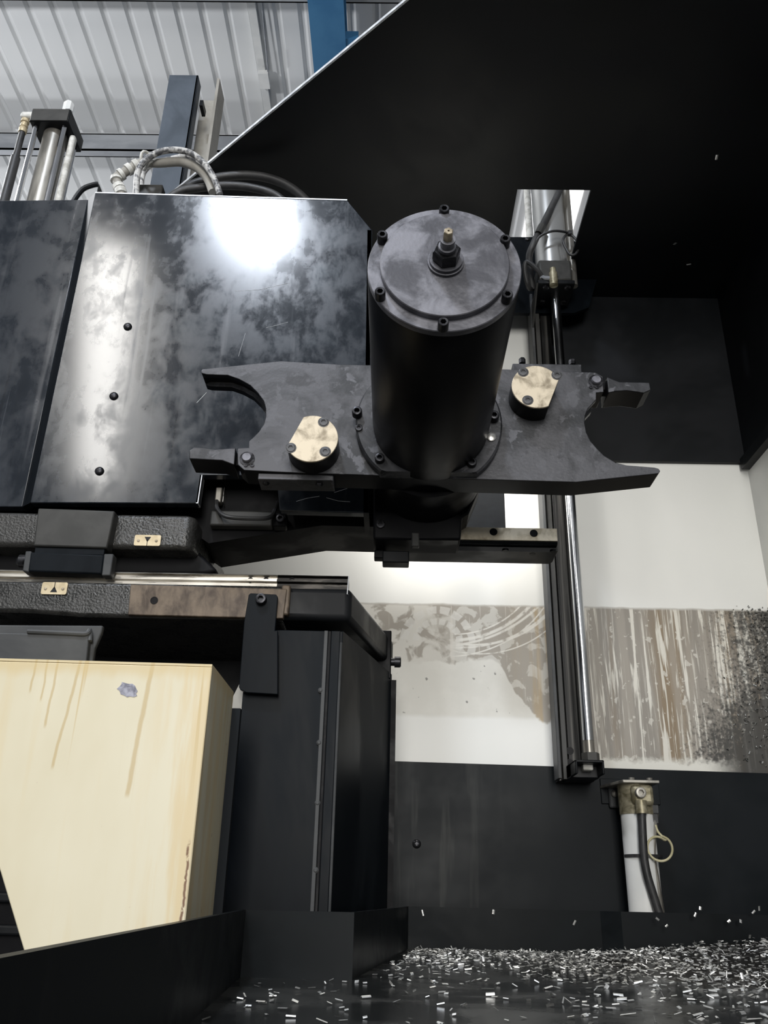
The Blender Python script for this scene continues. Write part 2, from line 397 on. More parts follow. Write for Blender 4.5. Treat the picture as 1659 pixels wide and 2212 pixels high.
def dome_screw(parent, pos, r, mat='bolt'):
    key = ('dome', round(r, 4))
    if key not in _bm:
        mb = MB(); prof = [(0, r), (r*.25, r*.97), (r*.5, r*.78), (r*.66, r*.45), (r*.70, r*.06)]
        mb.lathe((0, 0, 0), (0, -1, 0), prof, 20)
        mb.box((-r*.42, -r*.72, -r*.07), (r*.42, -r*.6, r*.07)); mb.box((-r*.07, -r*.725, -r*.42), (r*.07, -r*.6, r*.42))
        _bm[key] = mb.mesh('screw', mat)
    return link('screw', _bm[key], pos, parent)

# ================================================================== SETTING
YB = 2.00; XR = 0.92; ZR = 1.58            # back wall, right wall, enclosure roof (above eye)
ZT = -0.098                                # tray floor (above eye, negative)
# hall
mb = MB(); mb.box((-6, -7, -.1), (7, 12, 0)); struct(part('floor', mb, 'hallfloor'))
# corrugated hall roof, ribs along Y
HZ = 6.0
mb = MB(); prof = []
x = -6.5
while x < 7.5:
    prof += [(x, 0), (x + .118, 0), (x + .138, .024), (x + .166, .024)]; x += .186
rows = []
for y in (0.4, 5.46, 5.50, 14.0):
    rows.append([Vector((px_, y, CZ + HZ + pz + (0.0 if y < 5.48 else -.03))) for px_, pz in prof])
vs_ = [p for r in rows for p in r]; m_ = len(prof); fs = []
for i in range(3):
    for j in range(m_ - 1): fs.append((i*m_+j, i*m_+j+1, (i+1)*m_+j+1, (i+1)*m_+j))
mb.addm(vs_, fs); o = part('ceiling', mb, 'roofsheet', smooth=False); struct(o)
so = o.modifiers.new('thickness', 'SOLIDIFY'); so.thickness = .004
for (py, dep) in ((296, .16), (-52, .16)):
    y = PZ(600, py, HZ - .05).y
    mb = MB(); z1 = CZ + HZ - .032
    mb.box((-6, y, z1 - .19), (7, y + .012, z1)); mb.box((-6, y, z1 - .012), (7, y + .08, z1)); mb.box((-6, y, z1 - .19), (7, y + .08, z1 - .178)); mb.box((-6, y + .07, z1 - .19), (7, y + .08, z1 - .16))
    single('purlin', mb, 'purlin', {296: 'grey steel purlin under the white corrugated roof, above the steel post top', -52: 'grey steel purlin crossing above the blue roof beam', 520: 'grey steel purlin furthest back beneath the corrugated roof'}[py], 'purlin', 'roof purlins')
# blue rafter
a = PZ(664, 0, HZ - .45); b = PZ(742, 0, HZ - .45)
t = thing('roof_beam', 'blue painted steel beam running beneath the corrugated roof', 'beam', ((a.x+b.x)/2, 6, CZ + HZ - .45))
mb = MB(); mb.box((a.x, 1.0, CZ+HZ-.45), (b.x, 13, CZ+HZ-.425)); part('lower_flange', mb, 'blue', t)
mb = MB(); mb.box(((a.x+b.x)/2-.012, 1.0, CZ+HZ-.425), ((a.x+b.x)/2+.012, 13, CZ+HZ-.23)); part('web', mb, 'blue', t)
mb = MB(); mb.box((a.x, 1.0, CZ+HZ-.24), (b.x, 13, CZ+HZ-.22)); part('upper_flange', mb, 'blue', t)
cp = PZ(762, 92, HZ - .4)
mb = MB(); mb.box((b.x - .02, cp.y - .06, CZ+HZ-.44), (b.x + .09, cp.y + .08, CZ+HZ-.36)); part('clamp', mb, 'blue', t)
# white conduit and hanger below the roof
a = PZ(541, 0, HZ - .05)
t = thing('roof_conduit', 'thin white conduit with box fixed below the corrugated roof', 'conduit', (a.x, 5, CZ + HZ - .1))
mb = MB(); mb.box((a.x - .03, 3.2, CZ+HZ-.05), (a.x + .03, 5.4, CZ+HZ-.008)); part('duct', mb, 'white', t)
b = PZ(547, 172, HZ - .07)
mb = MB(); mb.box((a.x - .025, b.y - .07, CZ+HZ-.09), (a.x + .055, b.y + .07, CZ+HZ-.045)); part('junction_box', mb, 'white', t)
mb = MB(); mb.tube([Vector((a.x + .09, 3.9, CZ+HZ-.02)), Vector((a.x + .05, b.y, CZ+HZ-.07))], .006, 6); part('wire', mb, 'purlin', t)
# glowing panel kept to light the barrel; pipe seen through the roof opening
a = PZ(1150, 405, HZ - .05); b = PZ(1205, 520, HZ - .05)
mb = MB(); mb.box((a.x, a.y - .4, CZ+HZ-.045), (b.x + .12, b.y + .1, CZ+HZ-.02)); single('skylight', mb, 'skylight', 'bright white panel above the black hood opening, kept to light the air cylinder', 'skylight')
a = P(1142, 470, 1.95)
mb = MB(); mb.tube([(a.x, 1.95, CZ + ZR - .12), (a.x, 1.95, CZ + 3.2)], .0105, 12); single('riser_pipe', mb, 'clamp', 'thin pale upright pipe beside the upper air cylinder in the hood opening', 'pipe')

# enclosure back wall
mb = MB(); mb.box((-1.5, YB, CZ - .5), (XR + .02, YB + .02, CZ + 1.02 * ZR))
o = part('wall_back', mb, 'wallback', None, (0, YB, CZ)); struct(o, 'white sheet back wall of the machine enclosure, stained brown lower down')
# dark upper panel right of the rail
zb = P(1535, 1003, YB).z
mb = MB(); mb.box((.455, YB - .012, zb), (XR, YB - .0005, CZ + ZR)); o = part('wall_back_upper', mb, 'roofblack'); struct(o)
# dark lower panel
z0 = P(862, 1645, YB - .015).z; z1 = P(1640, 1671, YB - .015).z
mb = MB(); mb.prism([(-.05, YB - .016, CZ - .4), (XR, YB - .016, CZ - .4), (XR, YB - .016, z1), (P(862, 1645, YB - .016).x - .06, YB - .016, z0 + .001)], (0, .0155, 0))
o = part('wall_back_lower', mb, 'lowpanel', None, (0, YB - .016, CZ)); struct(o, 'dark blue black lower sheet of the back wall')
dome_screw(o, P(900, 1823, YB - .016), .0095)
# right wall
mb = MB(); mb.box((XR, .5, CZ - .5), (XR + .02, YB + .02, zb)); o = part('wall_right', mb, 'wallright', None, (XR, YB, CZ)); struct(o)
mb = MB(); mb.box((XR - .008, .5, zb), (XR + .02, YB - .012, CZ + ZR)); o = part('wall_right_upper', mb, 'roofblack'); struct(o)
mb = MB(); mb.box((XR - .006, .5, CZ - .5), (XR, YB - .016, z1 - .004)); o = part('wall_right_lower', mb, 'lowpanel', None, (0, YB, CZ)); struct(o)
mb = MB(); mb.box((XR - .022, .5, zb - .02), (XR, YB - .012, zb + .01)); struct(part('dark_strip_1', mb, 'black'))  # dark strip along the lower boundary of the upper right panel
# roof with opening and slanting free edge
def Q(px, py): return PZ(px, py, ZR)
e1 = Q(455, 350); e2 = Q(880, 0); d = (e2 - e1).normalized(); e0 = e1 - d * .42; e3 = e2 + d * .16
hx0, hx1 = Q(1118, 408).x, Q(1276, 412).x; hy0 = Q(1190, 410).y; hy1 = 1.925
t = .008; zz = CZ + ZR
mb = MB()
outer = [e0, e3, Vector((XR, e3.y, zz)), Vector((XR, YB, zz)), Vector((e0.x, YB, zz))]
# split into strips round the hole
def atY(y): k = (y - e1.y) / d.y; return e1.x + d.x * k
ys = [e3.y, hy0, hy1, YB]
def strip(xa, xb, y0, y1, sl=False):
    p = [Vector((atY(y0) if sl else xa, y0, zz)), Vector((xb, y0, zz)), Vector((xb, y1, zz)), Vector((max(atY(y1), e0.x) if sl else xa, y1, zz))]
    mb.prism(p, (0, 0, t))
strip(0, XR, e3.y, hy0, True)
strip(0, hx0, hy0, min(hy1, e0.y), True)
if e0.y < hy1: strip(e0.x, hx0, e0.y, hy1)
strip(hx1, XR, hy0, hy1); strip(e0.x, XR, hy1, YB)
o = part('enclosure_roof', mb, 'roofblack', smooth=False); struct(o, 'large black sheet roof of the machine enclosure with a rectangular opening')
mb = MB(); w = Vector((d.y, -d.x, 0)) * .002
pp = [e0 - w, e3 - w, e3 + w, e0 + w]; mb.prism([p + Vector((0, 0, -.0005)) for p in pp], (0, 0, t - .001)); part('lit_edge_strip', mb, 'rim', o)  # pale strip paints the light along the roof's free edge
# small pale flecks of swarf stuck to the dark walls
# tray floor and edges
mb = MB(); mb.box((-.195, .2, CZ + ZT - .02), (XR - .006, 1.975, CZ + ZT)); o = part('tray_floor', mb, 'oilfloor'); struct(o, 'dark oily chip tray floor')
LT = CZ - .0225                            # top of the tray edge
YBl, YD = 1.19, 1.88
_q = PZ(0, 2070, -.0225); _d = P(530, 1972, 1.19); _k = (.22 - _q.y) / (_d.y - _q.y); c0 = (_q.x + (_d.x - _q.x) * _k, .22); c1 = (P(530, 1972, YBl).x, YBl); c2 = (P(765, 1980, YBl).x, YBl); c3 = (P(876, 1964, YD - .1).x, YD - .1)
c3b = (P(882, 1962, YD).x, YD); c4 = (P(1295, 1955, YD).x, YD); c5 = (P(1340, 1957, YD - .02).x, YD - .02); c6 = (XR - .006, YD - .04)
chain = [c0, c1, c2, c3, c3b, c4, c5, c6]
def offset(ch, dd):
    out = []
    for i, p in enumerate(ch):
        a = Vector(ch[max(i-1, 0)]); b = Vector(ch[min(i+1, len(ch)-1)]); p = Vector(p)
        n1 = (p - a); n2 = (b - p)
        n1 = n1.normalized() if n1.length > 0 else n2.normalized(); n2 = n2.normalized() if n2.length > 0 else n1
        nn = (Vector((-n1.y, n1.x)) + Vector((-n2.y, n2.x))); nn = nn.normalized() / max(.4, nn.normalized().dot(Vector((-n1.y, n1.x))))
        out.append(p + nn * dd)
    return out
off = offset(chain, .006)
mb = MB()
for i in range(len(chain) - 1):
    a, b = chain[i], chain[i+1]; ao, bo = off[i], off[i+1]
    mb.prism([(a[0], a[1], CZ + ZT - .01), (b[0], b[1], CZ + ZT - .01), (bo[0], bo[1], CZ + ZT - .01), (ao[0], ao[1], CZ + ZT - .01)], (0, 0, LT - (CZ + ZT - .01)))
o = part('tray_edge', mb, 'lip', smooth=False); struct(o, 'dark painted upright edge of the chip tray')

# ================================================================== SPINDLE HEAD COVER
YC = 1.40
def C(px, py): return P(px, py, YC)
pts = [(206, 416), (750, 432), (804, 497), (797, 1108), (604, 1103), (597, 1026), (437, 1026), (428, 1087), (70, 1086)]
HEAD = t = thing('spindle_head', 'machine spindle head under smudged blue black sheet cover, riding on the bed rail', 'machine head', (C(206, 416).x, YC, C(60, 1086).z))
zt = C(206, 416).z
poly = [C(*p) for p in pts]
xl = C(206, 416).x
poly[0].x = xl; poly[-1].x = xl
mb = MB(); mb.prism(poly, (0, .02, 0)); part('front_panel', mb, 'cover', t, bevel=.0015)
# bend and left panel
yl = YC + .028; ztl = P(100, 430, yl).z; zbl = P(20, 1094, yl).z
xb = xl - .026
mb = MB(); mb.prism([(xl, YC + .0005, poly[-1].z), (xb, yl, zbl), (xb, yl + .02, zbl), (xl, YC + .02, poly[-1].z)], (0, 0, ztl - zbl)); part('bend', mb, 'navy', t, smooth=False)
mb = MB(); lx = -1.2; yl2 = yl + .015
mb.prism([(xb, yl, zbl), (lx, yl2, zbl), (lx, yl2 + .02, zbl), (xb, yl + .02, zbl)], (0, 0, ztl - zbl)); part('side_panel', mb, 'cover', t, bevel=.0015)
# top fold: pale colour stands in for the lit edge
mb = MB(); mb.box((xl, YC - .001, zt - .002), (C(750, 432).x, YC + .03, zt + .001)); 
mb.v = [Vector((v.x, v.y, v.z + (C(750, 432).z - zt) * (v.x - xl) / (C(750, 432).x - xl))) for v in mb.v]
part('top_fold', mb, 'rim', t, smooth=False)
mb = MB(); mb.box((lx, yl2 - .001, ztl - .002), (xb, yl + .045, ztl + .001)); part('top_fold', mb, 'rim', t, smooth=False)
# right return
mb = MB(); x0 = C(800, 900).x; mb.prism([C(804, 497), C(797, 1108), C(797, 1108) + Vector((-.01, 0, 0)), C(804, 497) + Vector((-.01, 0, 0))], (0, .1, 0)); part('right_return', mb, 'navy', t, smooth=False)
mb = MB(); mb.prism([C(437, 1026), C(428, 1087), C(428, 1087) + Vector((-.004, 0, 0)), C(437, 1026) + Vector((-.004, 0, 0))], (0, .02, 0)); part('edge', mb, 'rim', t, smooth=False)
for (a, b) in ((276, 706), (246, 856), (215, 1018)): dome_screw(t, C(a, b), .0085)
for pts in (((640, 1083), (665, 1076), (690, 1072)), ((722, 1064), (750, 1055)), ((705, 1075), (730, 1082), (756, 1084)), ((508, 629), (560, 626), (622, 612)), ((575, 708), (600, 702), (622, 696)), ((515, 770), (530, 720)), ((425, 870), (446, 848))):
    mb = MB(); mb.tube([P(a, b, YC - .0001) for a, b in pts], .00035, 5); part('scratch', mb, 'rim', t)
# dark head body behind the cover
YH = 1.60
mb = MB(); hp = [(-250, 620), (815, 620), (815, 1193), (705, 1190), (478, 1226), (425, 1190), (-250, 1180)]
mb.prism([P(a, b, YH) for a, b in hp], (0, -.13, 0)); part('head_body', mb, 'deep', HEAD)
# sensor with cable in the notch
ys_ = 1.445
t = HEAD
mb = MB(); mb.box(P(463, 1084, ys_), P(480, 1052, ys_) + Vector((0, .02, 0))); part('sensor_body', mb, 'tubegrey', t, bevel=.002)
mb = MB(); mb.box(P(480.5, 1084, ys_), P(485, 1052, ys_) + Vector((0, .025, 0))); part('sensor_plate', mb, 'steel', t)
mb = MB(); mb.tube(spline([P(468, 1082, ys_), P(470, 1100, ys_ - .01), P(490, 1116, ys_ - .02), P(540, 1120, ys_ - .02), P(582, 1118, ys_ - .015), P(594, 1100, ys_), P(600, 1085, ys_ + .012)]), .004, 8); part('sensor_cable', mb, 'rubber', t)
mb = MB(); mb.box(P(452, 1134, ys_), P(590, 1104, ys_) + Vector((0, .022, 0))); part('sensor_base', mb, 'castgrey', t, bevel=.003)
mb = MB(); mb.box(P(588, 1136, ys_ - .004), P(620, 1108, ys_ - .004) + Vector((0, .025, 0))); part('sensor_lug', mb, 'deep', t, bevel=.003)
socket_bolt(t, P(606, 1122, ys_ - .004), .008, .008)

# ================================================================== HEAD CASTING, CARRIAGE, RAIL, BED BEAM
YK = 1.41
t = HEAD
mb = MB(); a = P(424, 1112, YK); b = P(420, 1186, YK)
za, zb_ = a.z + .0, b.z
mb.prism([(-1.1, YK, za), (a.x - .012, YK, za), (a.x, YK + .012, za), (a.x, YK + .3, za), (-1.1, YK + .3, za)], (0, 0, zb_ - za))
part('casting_ledge', mb, 'cast', t, bevel=.012, seg=3, label='rough black cast iron ledge')
mb = MB(); mb.prism([P(418, 1180, YK + .05), P(470, 1232, YK + .05), P(440, 1240, YK + .05), P(-100, 1240, YK + .05), P(-100, 1180, YK + .05)], (0, .25, 0)); part('lower_web', mb, 'deep', t, bevel=.006)
def tagplate(parent, x0, y0, x1, y1, Y, up):
    a = P(x0, y1, Y); b = P(x1, y0, Y); w, h = b.x - a.x, b.z - a.z; c = Vector(((a.x+b.x)/2, Y, (a.z+b.z)/2))
    mb = MB(); r = h * .14; pts = []
    for cx, cz, a0 in ((1, 1, 0), (-1, 1, 90), (-1, -1, 180), (1, -1, 270)):
        for k in range(4):
            an = R(a0 + k * 30); pts.append(Vector((c.x + cx*(w/2-r) + r*math.cos(an), Y, c.z + cz*(h/2-r) + r*math.sin(an))))
    mb.prism(pts, (0, -.0018, 0)); o = part('marker_plate', mb, 'tag', parent, c, label='small brass index plate with black triangle')
    s = 1 if up else -1; yy = Y - .0019; tz = c.z - s * h * .06
    mb = MB(); mb.prism([(c.x - h*.28, yy, tz - s*h*.26), (c.x + h*.28, yy, tz - s*h*.26), (c.x, yy, tz + s*h*.22)], (0, -.0004, 0)); part('triangle', mb, 'mark', o, smooth=False)
    mb = MB(); zl = (c.z + s*h*.5); mb.box((c.x - h*.025, yy, tz), (c.x + h*.025, yy - .0004, zl)); part('index_line', mb, 'mark', o, smooth=False)
    for k in (-1, 1):
        mb = MB(); mb.lathe((c.x + k*w*.34, Y - .0015, c.z - h*.05), (0, -1, 0), [(0, h*.13), (.001, h*.12), (.002, h*.05)], 12); part('rivet', mb, 'brass', o)
tagplate(t, 289, 1157, 349, 1179, YK - .001, False)
# carriage with cover plate
YG = 1.385
t = HEAD
mb = MB(); mb.prism([P(82, 1097, YG), P(248, 1103, YG), P(231, 1184, YG), P(71, 1179, YG)], (0, .03, 0)); part('mount_plate', mb, 'castgrey', t, bevel=.003)
mb = MB(); mb.prism([P(76, 1182, YG + .004), P(226, 1186, YG + .004), P(224, 1199, YG + .004), P(74, 1196, YG + .004)], (0, .05, 0)); part('spacer', mb, 'navy', t, bevel=.001)
mb = MB(); mb.prism([P(66, 1192, YG - .012), P(225, 1198, YG - .012), P(219, 1240, YG - .012), P(60, 1234, YG - .012)], (0, .025, 0)); part('carriage_block', mb, 'navy', t, bevel=.003)
mb = MB(); mb.prism([P(55, 1190, YG - .010), P(68, 1190, YG - .010), P(62, 1236, YG - .010), P(48, 1233, YG - .010)], (0, .023, 0)); part('end_cap', mb, 'greysheet', t, bevel=.002)
mb = MB(); mb.prism([P(224.5, 1196, YG - .010), P(245, 1196, YG - .010), P(238, 1243, YG - .010), P(219, 1243, YG - .010)], (0, .023, 0)); part('end_cap', mb, 'greysheet', t, bevel=.002)
mb = MB(); c = P(49, 1212, YG + .02); mb.lathe(c + Vector((.01, 0, 0)), (-1, 0, 0), [(0, .012), (.014, .012), (.02, .006)], 14); part('grease_nipple', mb, 'bolt', t)
# rail (profile swept along X)
YRl = 1.40
t = thing('guide_rail', 'long ground steel linear rail lying on the machine bed', 'rail', P(380, 1272, YRl))
za = P(380, 1237, YRl).z; zb_ = P(380, 1270, YRl).z; H = za - zb_
def railprof(X, y0): return [Vector((X, y0 + dy, zb_ + H * k)) for dy, k in ((.006, 0), (0, .02), (0, .22), (.007, .30), (.007, .48), (.001, .56), (.001, .70), (.006, .76), (.006, .86), (.0, .92), (.002, 1), (.045, 1), (.045, 0))]
xm = P(598, 1250, YRl).x; xe = P(752, 1250, YRl).x
dz = -.000
def railseg(x0, x1):
    mb = MB(); mb.rings([railprof(x0, YRl), railprof(x1, YRl)]); return mb
part('rail_bar', railseg(-1.0, xm), 'railsteel', t)
part('rail_end', railseg(xm + .0006, xe), 'raildark', t, label='dark end length of the rail')  # darker material along the right end
for k in (540, 574, 630):
    mb = MB(); c = P(k, 1251, YRl); mb.lathe(c + Vector((0, .009, 0)), (0, -1, 0), [(0, .005), (.005, .005), (.0051, .003), (.001, .003)], 12); part('screw_hole', mb, 'deep', t)
# bed beam
YM = 1.375
t = thing('bed_beam', 'heavy black cast bed beam carrying the rail, with a rusty milled face', 'bed', P(400, 1340, YM))
def B(px, py, Y=YM): return P(px, py, Y)
zt_ = zb_ - .0005
mb = MB()
x2 = B(760, 1300).x
lo = [B(-120, 1318), B(60, 1318), B(85, 1334), B(150, 1336), B(165, 1322), B(282, 1326), B(602, 1330), B(602, 1300)]
xa = B(612, 1300).x
for p in lo: p.y = YM
zl = B(280, 1333).z
front = [(-1.1, zt_), (xa, zt_), (xa, zl), (B(170, 1330).x, zl), (B(160, 1330).x, B(160, 1322).z - .006), (B(60, 1320).x, B(60, 1322).z), (-1.1, B(0, 1318).z)]
mb.prism([(x_, YM, z_) for x_, z_ in front], (0, .30, 0)); part('beam', mb, 'cast', t, bevel=.006, seg=2)
# end block set back, with slanting right flank
YE = YM + .006
zlo = B(680, 1338, YE).z; xr0 = B(757, 1300, YE).x
fl = Vector((.075, .33, 0))
mb = MB(); mb.prism([(xa - .01, YE, zt_), (xr0, YE, zt_), (xr0 + fl.x, YE + fl.y, zt_), (xa - .01, YE + fl.y, zt_)], (0, 0, zlo - zt_)); part('end_block', mb, 'black', t, bevel=.01, seg=3)
zf = B(612, 1268, YE).z
mb = MB(); mb.box((xa - .004, YM - .004, zt_), (B(626, 1300).x, YE + .01, zlo + .004)); part('end_frame', mb, 'rust', t, bevel=.003)
# milled rusty face
pl = [B(282, 1262, YM - .006), B(620, 1272, YM - .006), B(612, 1336, YM - .006), B(276, 1328, YM - .006)]
mb = MB(); mb.prism(pl, (0, .012, 0)); pad = part('milled_pad', mb, 'rust', t, bevel=.0015, label='rusty brown milled pad')
hc = B(333, 1297, YM - .0062)
mb = MB(); mb.lathe(hc, (0, -1, 0), [(-.004, .0066), (.0006, .0066), (.0006, .0052), (-.006, .0052)], 20, caps=False); mb.lathe(hc, (0, -1, 0), [(-.006, .0053), (.0002, .0053)], 20); part('screw_hole', mb, 'deep', t)
tagplate(t, 88, 1259, 148, 1284, YM - .001, True)
# thin bright rim down the end
rimp = [P(753, 1245, YM), P(750, 1283, YM), P(764, 1297, YM + .05), P(766, 1327, YM + .05)]
mb = MB(); mb.tube(rimp, .0009, 6); part('end_rim', mb, 'rim', t)
# added near-black sheet standing in for the dark recess below the beam
mb = MB(); mb.prism([P(-200, 1330, 1.66), P(745, 1345, 1.66), P(745, 1990, 1.66), P(-200, 2010, 1.66)], (0, .05, 0)); single('recess_backing', mb, 'deep', 'near-black sheet backing the dark recess under the bed beam', 'machine bed')

# ================================================================== COLUMN COVER + BRACKET
YV = 1.375
t = thing('column_cover', 'dark sheet metal column cover standing behind the tray edge', 'cover', P(620, 1975, YV))
fzt = P(660, 1362, YV).z; fzb = CZ - .06
fx0, fx1 = P(545, 1362, YV).x, P(741, 1364, YV).x
sd = Vector((.082, .30, 0))
x00 = P(524, 1502, YV).x
mb = MB(); mb.prism([(x00, YV, fzb), (fx1, YV, fzb), (fx1, YV, fzt), (x00, YV, fzt)], (0, .012, 0)); part('front_sheet', mb, 'navy', t, bevel=.001)
mb = MB(); mb.prism([(fx1, YV, fzb), (fx1 + sd.x, YV + sd.y, fzb), (fx1 + sd.x - .008, YV + sd.y, fzb), (fx1 - .008, YV + .004, fzb)], (0, 0, fzt - fzb)); part('side_sheet', mb, 'navy', t)
# seam flanges
for (a, b, mat_, yy) in ((701, 709, 'greysheet', .004), (709.5, 716, 'deep', .002), (716.5, 735, 'navy', .003)):
    xa_, xb_ = P(a, 1364, YV).x, P(b, 1364, YV).x
    mb = MB(); mb.box((xa_, YV - yy, fzb), (xb_, YV + .001, fzt - .0005)); part('seam_flange', mb, mat_, t, bevel=.0008)
xa_ = P(738, 1364, YV).x
mb = MB(); mb.tube([(xa_, YV - .002, fzb), (xa_, YV - .002, fzt - .02)], .0022, 8); part('corner_bead', mb, 'greysheet', t)
for yy in (1492, 1605, 1735, 1880):
    mb = MB(); c = P(693 - (yy-1490)*.028, yy, YV); mb.lathe(c, (0, -1, 0), [(0, .005), (.003, .0045), (.005, .002)], 10); part('screw', mb, 'greysheet', t)
# end stop bar and bolt at the far end
ep = Vector((fx1 + sd.x, YV + sd.y, 0))
za = P(855, 1368, ep.y).z; zb_ = P(855, 1462, ep.y).z
mb = MB(); mb.box((ep.x - .06, ep.y - .02, P(800, 1470, ep.y).z), (ep.x - .002, ep.y + .03, za)); part('end_plate', mb, 'deep', t, bevel=.002)
mb = MB(); c = P(850, 1430, ep.y); mb.lathe(c + Vector((-.006, 0, 0)), (1, 0, 0), [(0, .008), (.008, .008), (.008, .011), (.019, .011), (.021, .009)], 16); part('stop_bolt', mb, 'bolt', t)
mb = MB(); mb.box((ep.x - .003, ep.y - .004, fzb), (ep.x + .009, ep.y + .03, P(856, 1470, ep.y).z)); part('end_strip', mb, 'deep', t)
# hanging bracket
YW = YM - .018
t = thing('hanger_bracket', 'dark flat steel bracket bolted to the rusty milled pad', 'bracket', P(565, 1500, YW))
pl = [(537, 1285), (541, 1281), (596, 1284), (600, 1289), (594, 1362), (600, 1362), (600, 1500), (532, 1496), (519, 1490), (516, 1484), (527, 1345)]
mb = MB(); mb.prism([P(a, b, YW) for a, b in pl], (0, .008, 0)); part('plate', mb, 'navy', t, bevel=.001)
socket_bolt(t, P(565, 1297, YW), .0092, .012)
# cream filler and edges between cabinet and column
t0 = P(516, 1500, 1.30)
mb = MB(); mb.prism([P(531, 1450, 1.40), P(531, 1575, 1.40), P(506, 1575, 1.40), P(498, 1515, 1.40)], (0, .004, 0)); single('filler_sheet', mb, 'beige', 'narrow beige sheet showing between cream cabinet and dark column cover', 'sheet')

# ================================================================== CREAM CABINET, GREY PLATE, LEFT BASE
YQ = 1.05
def K(px, py): return P(px, py, YQ)
t = thing('cream_cabinet', 'cream painted sheet metal box with yellow stains and rust', 'cabinet', K(385, 2000))
tr = K(458, 1440); tl = K(-40, 1426); zbq = CZ - .13
xr_ = tr.x
s1 = K(0, 1882); s2 = K(50, 2050)
slope = (s2.x - s1.x) / (s2.z - s1.z)
fr = [tr, Vector((xr_, YQ, zbq)), Vector((s2.x + slope * (zbq - s2.z), YQ, zbq)), s1, Vector((s1.x + slope * .25, YQ, s1.z + .25)), Vector((s1.x + slope * .25 - .05, YQ, tl.z))]
fr = fr[:3] + [Vector((s1.x + slope * (tl.z - s1.z), YQ, tl.z))]
mb = MB(); mb.prism(fr, (0, .004, 0)); fo = part('front_sheet', mb, 'cream', t, tr, bevel=.0015)
sidew = Vector((.0, .155, 0))
mb = MB(); mb.box((xr_ - .003, YQ + .001, zbq), (xr_, YQ + .16, tr.z)); part('side_sheet', mb, 'cream', t, tr)
mb = MB(); mb.prism([tr, tl, tl + Vector((0, .16, 0)), tr + Vector((0, .16, 0))], (0, 0, .003)); part('top_sheet', mb, 'cream', t, tr)
mb = MB(); mb.box((xr_ - .004, YQ + .16, zbq), (xr_ + .012, YQ + .172, tr.z - .02)); part('rear_flange', mb, 'navy', t)
# scraped patch and the little spike on the top edge
mb = MB(); pts = []
c = K(277, 1490)
rr_ = random.Random(3)
for i in range(18):
    an = 2*math.pi*i/18; k = rr_.uniform(.75, 1.15)
    pts.append(c + Vector((.0125*k*math.cos(an) + .002*math.sin(an), -.0003, .0085*k*math.sin(an) - .0045*math.cos(an))))
mb.prism(pts, (0, -.0003, 0)); part('scraped_patch', mb, 'chip_mark', t, smooth=False, label='scraped bare metal patch')
mb = MB(); c = K(248, 1438); mb.lathe(c + Vector((0, .004, -.004)), (0, 0, 1), [(0, .0022), (.004, .003), (.007, .0012)], 8); part('screw_tip', mb, 'bolt', t)
# grey plate above
YP = 1.19
t = thing('grey_plate', 'dull grey welded steel plate above the cream cabinet', 'plate', P(100, 1440, YP))
mb = MB(); mb.prism([P(-150, 1349, YP), P(222, 1351, YP), P(219, 1366, YP), P(204, 1400, YP), Vector((P(200, 1440, YP).x, YP, tr.z + .004)), Vector((-.62, YP, tr.z + .004))], (0, .01, 0)); part('back_plate', mb, 'greysheet', t, bevel=.002)
mb = MB(); mb.prism([P(-150, 1363, YP - .012), P(192, 1371, YP - .012), Vector((P(188, 1440, YP - .012).x, YP - .012, tr.z + .004)), Vector((-.62, YP - .012, tr.z + .004))], (0, .013, 0)); part('front_plate', mb, 'greysheet', t, bevel=.002)
mb = MB(); mb.tube(spline([P(60, 1364, YP - .013), P(150, 1368, YP - .013), P(186, 1369, YP - .013), P(194, 1362, YP - .006), P(194, 1385, YP - .010)]), .0035, 8); part('weld_bead', mb, 'greysheet', t)
# ribbed dark base left of the cabinet
t = thing('bed_foot', 'dark ribbed machine foot in the shade beside the cream cabinet', 'machine foot', (-.55, 1.2, CZ - .2))
mb = MB(); mb.box((-.9, 1.13, CZ - .25), (-.42, 1.3, CZ + .2)); part('block', mb, 'deep', t, bevel=.004)
for k in range(5):
    z_ = CZ - .09 + k * .035; mb = MB(); mb.box((-.9, 1.118, z_), (-.42, 1.131, z_ + .012)); part('rib', mb, 'black', t, bevel=.003)

# ================================================================== TOOL CHANGER ARM
YA = 1.24; TH = .052
def A(px, py): return P(px, py, YA)
_c = P(960, 579, .838); ccx, ccz = _c.x, _c.z - CZ                     # axis of the hydraulic cylinder (above eye)
t = thing('tool_changer_arm', 'black double ended tool changer arm with round cylinder in its middle', 'tool changer', (ccx, YA + TH, CZ + .58))
def dark_rim(o):                           # black side faces, worn grey front and back
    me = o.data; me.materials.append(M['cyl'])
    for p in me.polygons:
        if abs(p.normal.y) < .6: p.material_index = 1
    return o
left_out = [(735, 787), (607, 779.5), (437, 797), (435, 801), (435, 806)]
fork_l = [(446, 809), (492, 810.5), (516, 819), (540, 832), (557, 849), (569.5, 866), (574, 883), (574, 900), (569.5, 917), (560, 932), (548, 944), (538, 953)]
mid_l = [(537.7, 967), (515, 968), (512.5, 977), (513.5, 1003.5), (527, 1015.6), (589, 1019), (661, 1022), (813, 1027), (930, 1032), (1040, 1035.6), (1245, 1041.6), (1423, 1023), (1426.5, 1017), (1423, 1012), (1414, 1009.5)]
fork_r = [(1353.5, 1004.7), (1329, 998.7), (1305, 984), (1288, 967), (1276, 953), (1266.6, 933.6), (1263, 914), (1264, 897.4), (1270, 883), (1281, 871), (1288, 863.7)]
mid_r = [(1288, 848), (1304, 847), (1303, 813), (1287, 804.6), (1257, 803), (1078.6, 797), (930, 791)]
allp = left_out + fork_l + mid_l + fork_r + mid_r
base = [A(*p) for p in allp]
nl, nf, nm = len(left_out), len(fork_l), len(mid_l)
